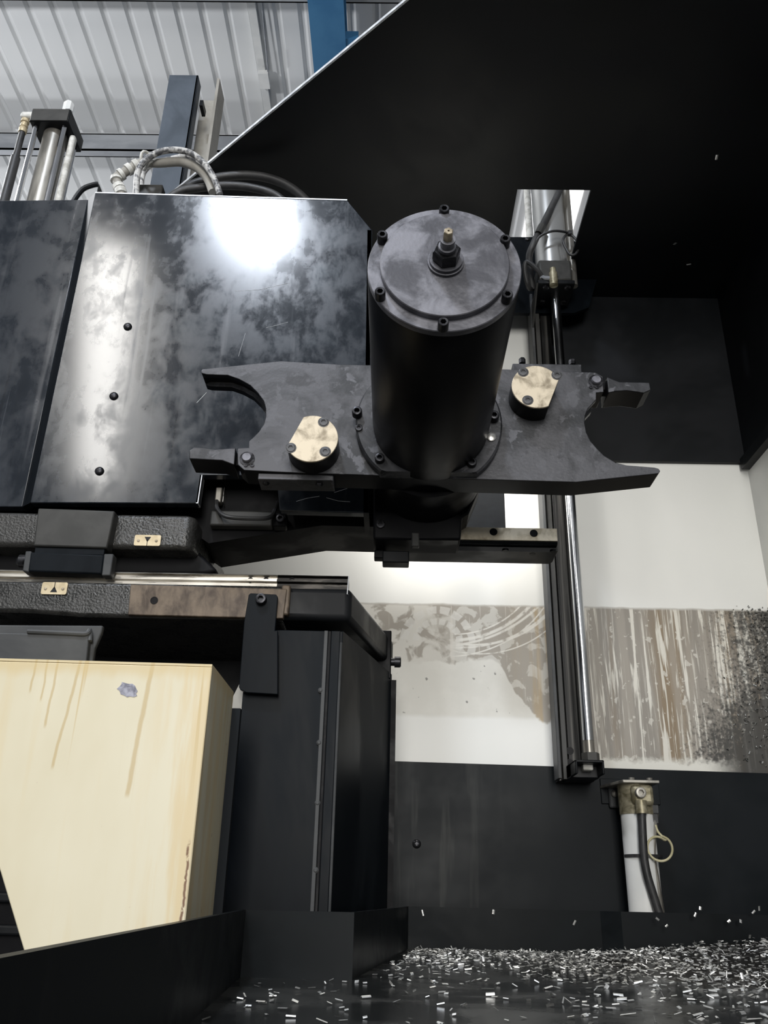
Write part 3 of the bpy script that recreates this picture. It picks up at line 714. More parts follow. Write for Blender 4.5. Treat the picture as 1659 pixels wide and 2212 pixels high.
fl_i = set(range(nl, nl + nf)); fr_i = set(range(nl + nf + nm, nl + nf + nm + len(fork_r)))
def ringat(dy, gro):
    out = []
    for i, p in enumerate(base):
        q = p + Vector((0, dy, 0))
        if gro:
            for S, sg in ((fl_i, 1), (fr_i, -1)):
                if i in S:
                    a, b = base[max(i-1, min(S))], base[min(i+1, max(S))]; tt = (b - a).normalized()
                    q += Vector((-tt.z, 0, tt.x)) * gro
        out.append(q)
    return out
mb = MB(); g = .007
mb.rings([ringat(0, 0), ringat(.010, 0), ringat(.014, g), ringat(TH - .018, g), ringat(TH - .014, 0), ringat(TH, 0)])
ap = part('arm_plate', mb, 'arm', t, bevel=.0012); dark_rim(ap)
# locking fingers
def finger(pts, dy):
    mb = MB(); mb.prism([P(a, b, YA + dy) for a, b in pts], (0, TH, 0)); return mb
lf = [(408.5, 991), (409.5, 973), (418.5, 966), (440, 966.6), (464, 970.6), (487.5, 969), (509, 967.4), (506, 1004), (479.6, 994.5)]
rf = [(1311, 814), (1337.6, 824.5), (1403, 826), (1406, 842), (1391, 849), (1378, 846.6), (1354, 843.5), (1331, 845), (1314, 848)]
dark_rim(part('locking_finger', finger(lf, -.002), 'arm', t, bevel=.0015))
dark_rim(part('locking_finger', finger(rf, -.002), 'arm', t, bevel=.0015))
for a, b in (((495, 985), (530, 1005)), ((1290, 822), (1325, 842))):
    mb = MB(); mb.box(P(a[0], a[1], YA + .016), P(b[0], b[1], YA + .016) + Vector((0, .022, 0))); part('finger_tongue', mb, 'deep', t)
for (a, b, k) in ((534, 991, 1), (1287, 824, -1)):
    mb = MB(); c = A(a, b); mb.lathe(c, (0, -1, 0), [(0, .0082), (.006, .0082), (.008, .007)], 20); pin = part('pivot_pin', mb, 'cap', t, c)
    mb = MB(); mb.lathe(c, (0, -1, 0), [(0, .0125), (.0015, .0125), (.0015, .0085)], 20); part('circlip', mb, 'bolt', pin)
    for dx in (-.004, .004):
        mb = MB(); cc = c + Vector((k*.004 + dx*1.3, 0, -.0125 + abs(dx)*.2)); mb.lathe(cc, (0, -1, 0), [(0, .0036), (.002, .0036), (.002, .0016), (.0008, .0016)], 10); part('circlip_eye', mb, 'bolt', pin)
# brass blocks
def dblock(cx, cy, r_px, ch0, ch1, thk, bolts, keepright):
    Y = YA - thk; c = P(cx, cy, Y); r = r_px * mpp(cx, cy, Y); a = P(*ch0, Y) - c; b = P(*ch1, Y) - c
    mid = (a + b) / 2; nn = Vector((mid.x, 0, mid.z)); dist = nn.length; nn.normalize(); tt = Vector((-nn.z, 0, nn.x))
    half = math.acos(min(1, dist / r)); a0 = math.atan2(nn.z, nn.x); pts = []
    for i in range(41):
        an = a0 + half + (2*math.pi - 2*half) * i / 40; pts.append(c + Vector((r*math.cos(an), 0, r*math.sin(an))))
    mb = MB(); mb.prism(pts, (0, .004, 0)); o = part('stop_block_face', mb, 'brass', t, c, bevel=.0008, label='worn bronze coloured D-shaped face')
    mb = MB(); mb.prism([p + Vector((0, .004, 0)) for p in pts], (0, thk - .003, 0)); part('stop_block', mb, 'cyl', t, c)
    for q in bolts: socket_bolt(o, P(*q, Y + .0005), .0072, .0022, mat='boltgrey', flush=True)
dblock(673.5, 947, 57, (661, 894), (614, 972), .042, ((699, 912), (702.6, 976), (628, 968)), True)
dblock(1159, 835, 53.5, (1214, 812), (1178.6, 884), .042, ((1130, 804), (1203, 811), (1140, 865)), False)
# keeper plates on the rims
mb = MB(); a = P(558, 1022, YA + .006); b = P(720, 1038, YA + .006); mb.box((a.x, YA + .006, a.z), (b.x, YA + .048, b.z)); k1 = part('keeper_plate', mb, 'arm', t, bevel=.0012)
mb = MB(); a = P(1107, 784, YA + .008); b = P(1257, 803, YA + .008); mb.box((a.x, YA + .008, a.z - .001), (b.x, YA + .046, b.z - .004)); k2 = part('keeper_plate', mb, 'arm', t, bevel=.0012)
for a, b in ((575, 1043), (690, 1046)):
    mb = MB(); mb.lathe(P(a, b, YA + .02) + Vector((0, 0, .008)), (0, 0, -1), [(0, .006), (.010, .006), (.012, .004)], 6); part('keeper_bolt', mb, 'bolt', k1)
for a, b in ((1128, 781), (1236, 784)):
    mb = MB(); mb.lathe(P(a, b, YA + .02) + Vector((0, 0, -.004)), (0, 0, 1), [(0, .006), (.009, .006), (.011, .004)], 6); part('keeper_bolt', mb, 'bolt', k2)
# hub ring and cylinder
AX = Vector((ccx, 0, CZ + ccz))
mb = MB(); hr = .121; c = AX + Vector((-.003, YA, .004)); mb.lathe(c, (0, -1, 0), [(-.005, hr), (.016, hr), (.019, hr - .003), (.019, .07)], 72)
zcut = P(930, 1031, YA).z
for v in mb.v: v.z = max(v.z, zcut)
hub = part('hub_ring', mb, 'arm', t)
mb = MB(); YF = .838; Lc = YA - YF
mb.lathe(AX + Vector((0, YA, 0)), (0, -1, 0), [(0, .0945), (.03, .0945), (.034, .0955), (Lc - .012, .0955), (Lc - .010, .0945), (Lc - .0095, .0945)], 80); part('cylinder_housing', mb, 'cyl', t)
mb = MB(); mb.lathe(AX + Vector((0, YF, 0)), (0, -1, 0), [(-.0098, .0952), (-.001, .0952), (0, .0942), (0, .05)], 80); ring_ = part('end_flange', mb, 'cap', t)
mb = MB(); mb.lathe(AX + Vector((0, YF + .001, 0)), (0, -1, 0), [(0, .0795), (.0095, .0795), (.0105, .0785), (.0105, .003)], 80); capp = part('end_cap', mb, 'cap', t)
for px_, py_ in ((960, 449), (826, 505), (1092, 514), (821, 628), (1097, 634), (958, 694)):
    socket_bolt(t, P(px_, py_, YF - .0135) * 1.0 + Vector((0, .0135, 0)), .0066, .0135)
cn = AX + Vector((.001, YF - .0105, 0))
mb = MB(); mb.lathe(cn, (0, -1, 0), [(-.001, .0225), (.003, .0225), (.0032, .0205), (.0075, .0205), (.0075, .01)], 40); nut = part('washer', mb, 'cap', t)
mb = MB(); mb.lathe(cn, (0, -1, 0), [(.0075, .0165), (.010, .0172), (.021, .0172), (.0235, .0155), (.0235, .008)], 6, a0=.2); part('hex_nut', mb, 'bolt', t)
mb = MB(); mb.lathe(cn, (0, -1, 0), [(.0235, .0105), (.029, .0105), (.030, .0085), (.037, .0085), (.038, .0092), (.041, .0092)], 24); part('fitting', mb, 'cap', t)
mb = MB(); mb.lathe(cn, (0, -1, 0), [(.041, .0060), (.053, .0060), (.0545, .0050), (.0545, .0014), (.050, .0014)], 6, a0=.4); part('threaded_tip', mb, 'brass', t)
for px_, py_, r, h in ((771, 886, .0085, .014), (775, 923, .0062, .003), (820, 987, .0078, .010), (1068, 895, .0085, .014), (1062, 862, .0062, .003), (1020, 996, .0078, .010)):
    socket_bolt(hub, P(px_, py_, YA - .019 - h) + Vector((0, h, 0)), r, h)
mb = MB(); c = P(1061, 944, YA - .019); mb.lathe(c, (0, -1, 0), [(0, .0085), (.002, .0083), (.003, .006)], 20); part('plug', mb, 'steel', hub)

# ================================================================== CHANGER GEARBOX BEHIND THE ARM
t = thing('changer_gearbox', 'black gearbox behind the tool changer arm', 'gearbox', P(900, 1195, 1.36))
mb = MB(); mb.lathe(AX + Vector((0, YA + TH, 0)), (0, 1, 0), [(0, .10), (.16, .10)], 48); part('housing', mb, 'deep', t)
Yg = 1.47
mb = MB(); mb.prism([P(806, 1030, Yg), P(1040, 1030, Yg), P(1030, 1085, Yg), P(1006, 1142, Yg), P(992, 1150, Yg), P(989, 1197, Yg), P(808, 1195, Yg)], (0, -.07, 0)); part('body', mb, 'deep', t, bevel=.004)
mb = MB(); mb.box(P(826, 1214, Yg - .03), P(884, 1190, Yg - .03) + Vector((0, .03, 0))); part('lower_lug', mb, 'black', t, bevel=.002)
mb = MB(); mb.box(P(808, 1205, Yg - .02), P(835, 1188, Yg - .02) + Vector((0, .02, 0))); part('side_lug', mb, 'deep', t, bevel=.002)
mb = MB(); mb.box(P(889, 1180, Yg - .076), P(906, 1150, Yg - .076) + Vector((0, .012, 0))); part('key', mb, 'castgrey', t, bevel=.002)
socket_bolt(t, P(822, 1133, Yg - .07), .008, .004)
# added unseen lamp under the hood, brightening the back wall
lc = Vector((.135, 1.725, CZ + 1.05))
t = thing('added_lamp', 'slim black added lamp, unseen behind the tool arm, brightening the back wall', 'lamp', lc)
mb = MB(); mb.box(lc + Vector((-.15, -.02, 0)), lc + Vector((.15, .02, .02))); part('housing', mb, 'black', t, bevel=.004)
mb = MB(); mb.tube([lc + Vector((0, 0, .015)), Vector((lc.x, lc.y, CZ + ZR + .002))], .007, 8); part('stem', mb, 'black', t)
area('added_lamp_light', lc + Vector((0, .002, -.004)), lc + Vector((.02, .30, -.36)), .27, .03, 4.4, (1.0, .975, .93))
# cross rail
YX = 1.49
t = thing('changer_rail', 'bronze faced rail bar with screw holes sticking out behind the tool arm', 'rail', P(1100, 1200, YX))
a = P(872, 1166, YX); b = P(1203, 1142, YX); xe2 = b.x
mb = MB(); mb.box((a.x, YX, P(1100, 1167, YX).z), (xe2, YX + .004, P(1100, 1140, YX).z)); face = part('face', mb, 'brightbrass', t, bevel=.0008)
zc_ = P(1100, 1167, YX).z
mb = MB(); pr = [(YX + .004, P(1100, 1140, YX).z), (YX + .004, zc_ - .001), (YX + .001, zc_ - .002), (YX + .006, zc_ - .006), (YX + .02, zc_ - .006), (YX + .022, zc_ - .014), (YX + .085, zc_ - .014), (YX + .085, P(1100, 1140, YX).z)]
mb.rings([[Vector((a.x, y_, z_)) for y_, z_ in pr], [Vector((xe2, y_, z_)) for y_, z_ in pr]]); part('bar', mb, 'black', t)
mb = MB(); mb.box((xe2 - .001, YX + .02, zc_ - .013), (xe2 + .003, YX + .08, zc_ + .01)); part('end_plate', mb, 'castgrey', t, bevel=.001)
for px_, py_ in ((1066, 1149), (1153, 1152)):
    c = P(px_, py_, YX); mb = MB(); mb.lathe(c, (0, -1, 0), [(-.002, .0074), (.0006, .0074), (.0006, .0058), (-.002, .0058)], 20, caps=False); mb.lathe(c, (0, -1, 0), [(-.002, .0059), (.0002, .0059)], 20); part('screw_hole', mb, 'deep', t)
for px_, py_ in ((1092, 1190), (1150, 1197), (1195, 1192)):
    mb = MB(); c = PZ(px_, py_, zc_ - .014 - CZ); mb.lathe((c.x, c.y, c.z - .0004), (0, 0, 1), [(0, .006), (.004, .006)], 14); part('tapped_hole', mb, 'deep', t)
# curtain behind
mb = MB(); mb.box(P(1000, 1160, 1.70), P(1082, 880, 1.70) + Vector((0, .006, 0))); single('rubber_curtain', mb, 'curtain', 'wrinkled dark grey rubber flap hanging behind the changer rail', 'curtain')

# ================================================================== DOOR CYLINDER + RAIL COLUMN
YY = 1.85
def D_(px, py, Y=YY): return P(px, py, Y)
rx = .443 - .012
t = thing('guide_column', 'tall dark steel guide column fixed to the stained back wall', 'guide column', (D_(1240, 1680, 1.93).x, 1.95, D_(1240, 1690, 1.93).z))
zb0 = P(1240, 1683, 1.91).z; zt0 = P(1180, 640, 1.91).z
def vstrip(px0, px1, Y, dep, mat_, name, ref=1400, zlo=None, bev=.001):
    xa_, xb_ = P(px0, ref, Y).x, P(px1, ref, Y).x
    mb = MB(); mb.box((xa_, Y, zlo or zb0), (xb_, Y + dep, zt0)); return part(name, mb, mat_, t, bevel=bev)
vstrip(1190, 1262, 1.945, .054, 'column', 'back_channel')
vstrip(1190, 1197, 1.90, .05, 'greysheet', 'left_flange')
vstrip(1200, 1211, 1.915, .04, 'castgrey', 'wiper_strip')
vstrip(1213, 1238, 1.925, .03, 'column', 'running_face')
vstrip(1258, 1268, 1.90, .09, 'castgrey', 'right_flange')
for py_ in (1622, 1648):
    mb = MB(); c = P(1231, py_, 1.925); mb.lathe(c, (0, -1, 0), [(0, .0085), (.0006, .0085)], 18); part('screw_hole', mb, 'deep', t)
# cylinder
t = thing('door_cylinder', 'tall air cylinder with long chromed rod passing through the hood opening', 'air cylinder', P(1270, 1690, YY))
cxr = P(1268, 1560, YY).x
zf = P(1205, 640, YY).z
mb = MB(); mb.lathe((cxr, YY, P(1268, 1600, YY).z), (0, 0, 1), [(0, .0125), (zf - P(1268, 1600, YY).z + .03, .0125)], 24); part('rod', mb, 'chrome', t)
zr1 = P(1268, 1596, YY).z; zr0 = P(1268, 1634, YY).z
mb = MB(); mb.lathe((cxr, YY, zr0), (0, 0, 1), [(0, .0118), (zr1 - zr0, .0118)], 24); part('rod_end', mb, 'tubegrey', t)
mb = MB(); mb.lathe((cxr + .002, YY, P(1270, 1646, YY).z), (0, 0, 1), [(0, .019), (.018, .019)], 6); part('lock_nut', mb, 'castgrey', t)
# bottom bracket: open channel with a nut
za = P(1275, 1641, YY - .03).z; zb_ = P(1275, 1672, YY - .03).z; xa_, xb_ = P(1243, 1656, YY - .03).x, P(1306, 1656, YY - .03).x
mb = MB(); mb.box((xa_, YY - .03, za - .006), (xb_, YY + .12, za)); mb.box((xa_, YY - .03, zb_), (xa_ + .005, YY + .12, za)); mb.box((xb_ - .005, YY - .03, zb_), (xb_, YY + .12, za)); mb.box((xa_, YY + .02, zb_ - .002), (xb_, YY + .12, za)); part('foot_bracket', mb, 'black', t, bevel=.002)
c = P(1271, 1656, YY - .005); mb = MB(); mb.box(c + Vector((-.0105, 0, -.007)), c + Vector((.0105, .03, .007))); part('square_nut', mb, 'clamp', t, bevel=.003)
# flange, body
zfl = P(1195, 628, YY).z
mb = MB(); mb.box((cxr - .052, YY - .045, zfl - .012), (cxr + .045, YY + .05, zfl)); part('flange', mb, 'black', t, bevel=.002)
mb = MB(); xa_ = P(1140, 676, YY + .05).x
mb.prism([(cxr - .052, YY - .045, zfl - .011), (cxr - .052, YY + .05, zfl - .011), (cxr - .052, YY + .05, zfl - .085)], (-.004, 0, 0)); part('gusset', mb, 'castgrey', t, smooth=False)
for dx, dy in ((-.03, -.03), (.028, -.03), (-.03, .03), (.028, .03)):
    mb = MB(); mb.lathe((cxr + dx, YY + dy, zfl - .012), (0, 0, -1), [(0, .009), (.004, .009), (.006, .006)], 12); part('flange_bolt', mb, 'bolt', t)
zhd = P(1200, 585, YY).z
mb = MB(); mb.box((cxr - .048, YY - .045, zfl), (cxr + .04, YY + .045, zhd)); part('head_block', mb, 'castgrey', t, bevel=.006)
mb = MB(); mb.lathe((cxr - .002, YY, zhd - .002), (0, 0, 1), [(0, .044), (1.2, .044)], 40); part('barrel', mb, 'barrelsteel', t)
mb = MB(); mb.lathe((cxr + .05, YY - .01, zhd - .06), (0, 0, 1), [(0, .011), (.85, .011)], 12); part('sensor_rail', mb, 'tubegrey', t)
mb = MB(); c = P(1196, 610, YY - .05); mb.lathe(c, (0, 0, 1), [(-.01, .011), (.03, .011), (.032, .008), (.045, .008)], 16); part('port_elbow', mb, 'goldzinc', t)
mb = MB(); mb.tube([c + Vector((0, 0, .012)), c + Vector((-.022, .005, .018)), c + Vector((-.03, .008, .024))], .0065, 10); part('fitting', mb, 'chrome', t)
# hoses: one thing of its own

yh = YY - .055
mb = MB(); mb.tube(spline([c + Vector((-.028, .008, .024)), P(1158, 580, yh), P(1138, 566, yh), P(1134, 585, yh + .01), P(1142, 620, yh + .03), P(1150, 625, yh + .07)]), .0065, 10); part('hose_loop', mb, 'rubber', t)
mb = MB(); mb.tube(spline([P(1150, 625, yh + .06), P(1143, 560, yh + .02), P(1152, 528, yh), P(1170, 490, yh), P(1190, 450, yh), P(1212, 405, yh), P(1235, 350, yh)]), .009, 12); part('hose_riser', mb, 'rubber', t)
mb = MB(); mb.tube(spline([P(1152, 535, yh), P(1165, 512, yh - .01), P(1190, 500, yh - .02), P(1215, 500, yh - .01), P(1232, 506, yh), P(1246, 520, yh), P(1250, 535, yh), P(1243, 549, yh), P(1232, 550, yh), P(1224, 540, yh), P(1216, 520, yh), P(1224, 507, yh), P(1232, 505, yh - .004)]), .0035, 8); part('signal_cable', mb, 'rubber', t)
mb = MB(); c2_ = P(1231, 504, yh); mb.box(c2_ - Vector((.005, .006, .006)), c2_ + Vector((.005, .006, .006))); part('cable_tie', mb, 'rubber', t)
mb = MB(); c2_ = P(1167, 494, yh - .004); mb.tube([P(1163, 505, yh - .006), P(1171, 488, yh - .006)], .0105, 10); part('hose_clamp', mb, 'castgrey', t)
# mounting plate
a = P(1104, 678, 1.915); b = P(1292, 512, 1.915)
mb = MB(); mb.prism([P(1108, 512, 1.912), P(1150, 512, 1.912), P(1236, 516, 1.912), P(1262, 540, 1.912), P(1290, 600, 1.912), P(1272, 664, 1.912), P(1240, 676, 1.912), P(1112, 676, 1.912), P(1085, 676, 1.912), P(1085, 512, 1.912)], (0, .012, 0)); mp = single('mount_plate', mb, 'navy', 'dark steel plate behind the upper air cylinder', 'plate')
WO[mp.name] = mp.location.copy()
dome_screw(mp, P(1139, 517, 1.912), .007)

# ================================================================== LOWER CYLINDER
YL = 1.915
t = thing('lower_air_cylinder', 'short white air cylinder with yellowed cap on the dark lower wall', 'air cylinder', P(1390, 1960, YL))
xc = P(1374, 1740, YL).x
ztop = P(1375, 1693, YL).z
zwt = P(1375, 1756, YL).z
mb = MB(); mb.lathe((xc, YL, CZ - .08), (0, 0, 1), [(0, .034), (zwt - CZ + .08, .034)], 40); part('tube', mb, 'white', t)
mb = MB(); mb.lathe((xc, YL, zwt), (0, 0, 1), [(-.004, .0355), (.012, .0355), (.013, .036), (ztop - zwt - .004, .036)], 36); part('cap', mb, 'goldzinc', t)
mb = MB(); mb.box((xc - .018, YL - .045, zwt + .012), (xc + .028, YL, ztop - .006)); part('port_block', mb, 'goldzinc', t, bevel=.008)
mb = MB(); mb.prism([(xc - .036, YL - .05, ztop - .004), (xc + .040, YL - .05, ztop - .004), (xc + .040, YL + .065, ztop - .004), (xc - .058, YL + .065, ztop - .004)], (0, 0, .006)); part('top_plate', mb, 'tubegrey', t, bevel=.001)
for dx in (-.014, .024):
    mb = MB(); mb.lathe((xc + dx, YL - .036, ztop + .002), (0, 0, 1), [(0, .006), (.006, .006)], 8); part('cap_screw', mb, 'tubegrey', t)
a = P(1318, 1745, YB - .03); b = P(1345, 1694, YB - .03)
mb = MB(); mb.box((a.x, YB - .03, a.z), (b.x + .02, YB - .02, b.z)); part('side_lug', mb, 'greysheet', t, bevel=.004)
mb = MB(); a = P(1300, 1736, YB - .02); b = P(1392, 1684, YB - .02); mb.box((a.x, YB - .021, a.z), (b.x + .03, YB - .014, b.z)); part('wall_plate', mb, 'lowpanel', t, bevel=.001)
mb = MB(); c = P(1327, 1715, YB - .03); mb.lathe(c, (0, -1, 0), [(0, .008), (.006, .007), (.008, .004)], 14); part('lug_screw', mb, 'tubegrey', t)
socket_bolt(t, P(1382, 1713, YL - .045), .011, .012, mat='tubegrey', name='port_plug')
mb = MB(); c = P(1385, 1740, YL - .045); mb.lathe(c, (0, 0, -1), [(-.01, .012), (.010, .012), (.010, .0135), (.016, .0135)], 16); part('hose_nut', mb, 'goldzinc', t)
mb = MB(); mb.tube(spline([P(1386, 1748, YL - .046), P(1388, 1800, YL - .047), P(1391, 1850, YL - .047), P(1398, 1890, YL - .047), P(1410, 1930, YL - .046), P(1424, 1975, YL - .045)]), .0085, 12); part('hose', mb, 'rubber', t)
mb = MB(); mb.lathe((xc + .004, YL - .004, P(1370, 1853, YL).z), (0, 0, 1), [(0, .0385), (.006, .0385)], 32); part('tie', mb, 'rubber', t)
mb = MB(); mb.tube(spline([(xc + .036, YL - .01, zwt), P(1408, 1840, YL - .02), P(1416, 1900, YL - .02), P(1428, 1975, YL - .02)]), .008, 10); part('tie_rod', mb, 'tubegrey', t)
c = P(1413, 1748, YL - .02)
mb = MB(); mb.box(c - Vector((.007, 0, .009)), c + Vector((.010, .02, .009))); part('clip', mb, 'greysheet', t, bevel=.002)
mb = MB(); mb.box(P(1408, 1780, YL - .02), P(1422, 1757, YL - .02) + Vector((0, .014, 0))); part('reed_switch', mb, 'rubber', t, bevel=.002)
lp = [P(1416, 1782, YL - .02), P(1421, 1796, YL - .02), P(1430, 1806, YL - .022), P(1438, 1812, YL - .026)]
cc = P(1421, 1834, YL - .03); rr_ = .0235
lp += [cc + Vector((rr_*math.cos(an), -.002*k, rr_*math.sin(an))) for k, an in enumerate([R(78 + 30*i) for i in range(-1, 13)])]
mb = MB(); mb.tube(spline(lp, 4), .0024, 8); part('cable_loop', mb, 'yellowcable', t, label='yellowed thin cable loop')

# ================================================================== TOP OF THE HEAD: hydraulic cylinder, post, hoses
YU = 1.62
t = thing('hydraulic_cylinder', 'tie rod hydraulic cylinder with white tip standing behind the cover', 'hydraulic cylinder', P(95, 440, YU))
cb = P(97, 440, YU); zt1 = P(125, 262, YU - .05).z; xq = P(112, 330, YU).x
mb = MB(); mb.lathe((xq, YU, cb.z - .1), (0, 0, 1), [(0, .030), (zt1 - cb.z + .1, .030)], 36); part('barrel', mb, 'tubegrey', t)
for dx, dy in ((-.036, -.036), (.036, -.036), (-.036, .036), (.036, .036)):
    mb = MB(); mb.lathe((xq + dx, YU + dy, cb.z - .1), (0, 0, 1), [(0, .0065), (zt1 - cb.z + .1, .0065)], 10); part('tie_rod', mb, 'chrome', t)
mb = MB(); mb.box((xq + .044, YU - .02, cb.z - .1), (xq + .060, YU + .0, zt1 - .01)); part('side_tube', mb, 'clamp', t, bevel=.007, seg=3)
hz = P(130, 236, YU - .05).z - zt1
mb = MB(); mb.box((xq - .05, YU - .05, zt1), (xq + .05, YU + .05, zt1 + max(hz, .04))); part('head_block', mb, 'black', t, bevel=.002)
mb = MB(); mb.box((xq - .047, YU - .0525, zt1 + .001), (xq + .047, YU - .05, zt1 + max(hz, .04) - .002)); part('name_face', mb, 'castgrey', t)
zt2 = zt1 + max(hz, .04)
mb = MB(); mb.lathe((xq + .020, YU - .01, zt2), (0, 0, 1), [(0, .014), (.062, .014), (.070, .010)], 8); part('rod_tip', mb, 'white', t)
mb = MB(); mb.lathe((xq - .028, YU - .03, zt2), (0, 0, 1), [(0, .009), (.006, .009)], 6); part('corner_nut', mb, 'steel', t)
mb = MB(); mb.lathe((xq + .040, YU - .04, zt2 - .03), (0, 0, 1), [(0, .010), (.034, .010)], 6); part('corner_nut', mb, 'chrome', t)
xh = xq - .078
z_e = P(92, 262, YU).z
mb = MB(); mb.box((xh - .014, YU - .03, z_e - .016), (xh + .026, YU - .004, z_e + .004)); part('elbow', mb, 'clamp', t, bevel=.007, seg=3)
mb = MB(); mb.lathe((xh - .002, YU - .017, z_e - .016), (0, 0, -1), [(0, .010), (.010, .011), (.012, .008), (.018, .008), (.02, .010), (.026, .010), (.028, .008), (.034, .011), (.045, .010)], 14); part('hose_fitting', mb, 'tag', t)
mb = MB(); mb.lathe((xh - .002, YU - .017, z_e - .06), (0, 0, -1), [(0, .008), (.35, .008)], 14); part('hose', mb, 'rubber', t)
mb = MB(); mb.lathe((xh - .002, YU - .017, P(75, 345, YU).z), (0, 0, -1), [(0, .0092), (.012, .0092), (.012, .012), (.3, .012)], 14); part('hose_sleeve', mb, 'rubber', t)
# post: blue grey channel with beige inside
YO = 1.78
t = thing('steel_post', 'blue grey steel channel post rising behind the spindle head', 'post', P(370, 440, YO))
xa_ = P(366, 162, YO).x; xb_ = P(428, 165, YO).x; zt3 = P(400, 162, YO).z; zb3 = CZ + 1.0
mb = MB(); mb.box((xa_, YO, zb3), (xb_, YO + .006, zt3)); part('front_web', mb, 'postblue', t, bevel=.001)
mb = MB(); mb.box((xb_ - .006, YO, zb3), (xb_, YO + .04, zt3)); part('near_flange', mb, 'postblue', t, bevel=.001)
mb = MB(); zt4 = P(445, 205, YO + .1).z
mb.box((xb_ - .02, YO + .12, zb3), (xb_ + .045, YO + .126, zt4)); part('inner_face', mb, 'beige', t)
mb.v = []; mb.f = []
mb.box((xb_ + .042, YO + .05, zb3), (xb_ + .050, YO + .126, zt4 + .012)); part('far_flange', mb, 'beige', t)
mb = MB(); c = P(431, 210, YO); mb.box(c + Vector((-.004, .02, -.01)), c + Vector((.006, .06, .012))); part('stop', mb, 'black', t)
# hoses on the head top
Yh = 1.46
def hose(name, pts, r, mat_, label, cat, Y=Yh, seg=12, rings=None, group=None):
    t = thing(name, label, cat, P(pts[0][0], pts[0][1], Y), group)
    path = spline([P(a, b, Y + (q[0] if q else 0)) for a, b, *q in pts], 10)
    mb = MB(); mb.tube(path, r, seg); part('sheath', mb, mat_, t)
    return t, path
hose('rubber_hose', [(330, 470), (392, 412), (440, 391), (500, 380), (560, 381), (615, 398), (660, 432), (690, 480)], .0105, 'rubber', 'thick black rubber hose arching over the head, the higher of two', 'hose', Yh + .05)
hose('rubber_hose', [(320, 470), (380, 418), (430, 406), (490, 401), (545, 406), (595, 422), (640, 460)], .0095, 'rubber', 'thick black rubber hose arching over the head, the lower of two', 'hose', Yh + .025)
hose('braided_hose', [(292, 460), (294, 415), (297, 375), (310, 350), (340, 330), (375, 324), (410, 330), (440, 352), (462, 385), (475, 420)], .0072, 'hosegrey', 'thin grey speckled hose looping highest above the head', 'hose', Yh - .028)
hose('braided_hose', [(304, 460), (305, 400), (312, 370), (335, 352), (375, 342), (405, 337), (430, 350), (452, 375), (470, 410)], .0065, 'hosegrey', 'thin grey speckled hose looping just inside the highest loop', 'hose', Yh + .078)
YS = Yh - .004
t, path = hose('segmented_hose', [(262, 455), (262, 420), (255, 400), (252, 385), (265, 375), (285, 362), (310, 352), (345, 352), (390, 350), (425, 362), (448, 385), (460, 415)], .0105, 'beige', 'fat pale hose with white ring segments on top of the head', 'hose', YS)
def near(px_, py_):
    q = P(px_, py_, YS); return min(range(len(path)), key=lambda i: (path[i] - q).length)
for (a, b) in ((261, 415), (259, 405), (252, 388), (262, 378), (277, 366), (294, 357)):
    i = near(a, b); i = max(2, min(len(path) - 3, i))
    mb = MB(); mb.tube([path[i-2], path[i], path[i+2]], .0138, 12); part('ring_segment', mb, 'clamp', t)
mb = MB(); i = near(318, 350)
c = path[i]; mb.tube([c + Vector((.014*math.cos(a), -.006 + .010*math.sin(2*a), .022*math.sin(a))) for a in [2*math.pi*k/20 for k in range(20)]], .0035, 8, closed=True); part('tie_strap', mb, 'clamp', t)
mb = MB(); c = P(303, 408, Yh + .03); mb.box(P(288, 440, Yh + .03), P(352, 398, Yh + .03) + Vector((0, .03, 0))); vo = single('valve_block', mb, 'castgrey', 'grey valve block half hidden below the looped hoses', 'valve', bevel=.003)
mb = MB(); mb.tube(spline([P(150, 450, Yh), P(165, 425, Yh), P(180, 408, Yh), P(200, 400, Yh), P(212, 398, Yh)]), .006, 10); mb.box(P(204, 440, Yh), P(214, 398, Yh) + Vector((0, .03, 0))); single('bent_pipe', mb, 'black', 'short bent black pipe on the head behind the cover step', 'pipe')

# ================================================================== SWARF
rnd = random.Random(11)
def chip_geo(L, W, curl, th=.00035):
    # little curled strip: arc of 4 segments along W, length L
    vs_ = []; n_ = 4
    for i in range(n_ + 1):
        a = curl * (i / n_ - .5)
        rr = W / max(curl, .05)
        y_ = rr * math.sin(a); z_ = rr * (1 - math.cos(a)) if curl > .05 else 0
        y_ = y_ if curl > .05 else W * (i / n_ - .5)
        vs_.append((y_, z_))
    zmx = max(z for _, z in vs_)
    vs_ = [(y_, zmx - z_) for y_, z_ in vs_]
    V = [Vector((s * L/2, y_, z_)) for s in (-1, 1) for y_, z_ in vs_]
    Fc = [(i, i+1, i+n_+2, i+n_+1) for i in range(n_)]
    return V, Fc
def heap(x, y):
    h = 0
    if x > .32: h += (x - .32) * .10 * max(0, min(1, (y - 1.05) / .5))
    return h
def inside(x, y):
    if x < -.155 or x > XR - .02 or y > 1.87 or y < .72: return False
    if y > YBl - .012 and x < c2[0] + .01: return False
    if y > YBl and y < c3[1] and x < c2[0] + (c3[0]-c2[0]) * (y-YBl)/(c3[1]-YBl) + .012: return False
    if y >= c3[1] and x < c3b[0] + .012: return False
    if x > c4[0] - .02 and y > YD - .075: return False
    return True
def dens(x, y):
    d_ = .10 + .9 * max(0, (y - 1.25) / .65) ** 1.5
    d_ += .75 * max(0, min(1, (x - .22) / .4)) * max(0, min(1, (y - .95) / .3))
    d_ += .25 * max(0, min(1, (x - .15) / .3))
    if y < 1.15: d_ *= .6
    return min(1, d_)
pts_ = []
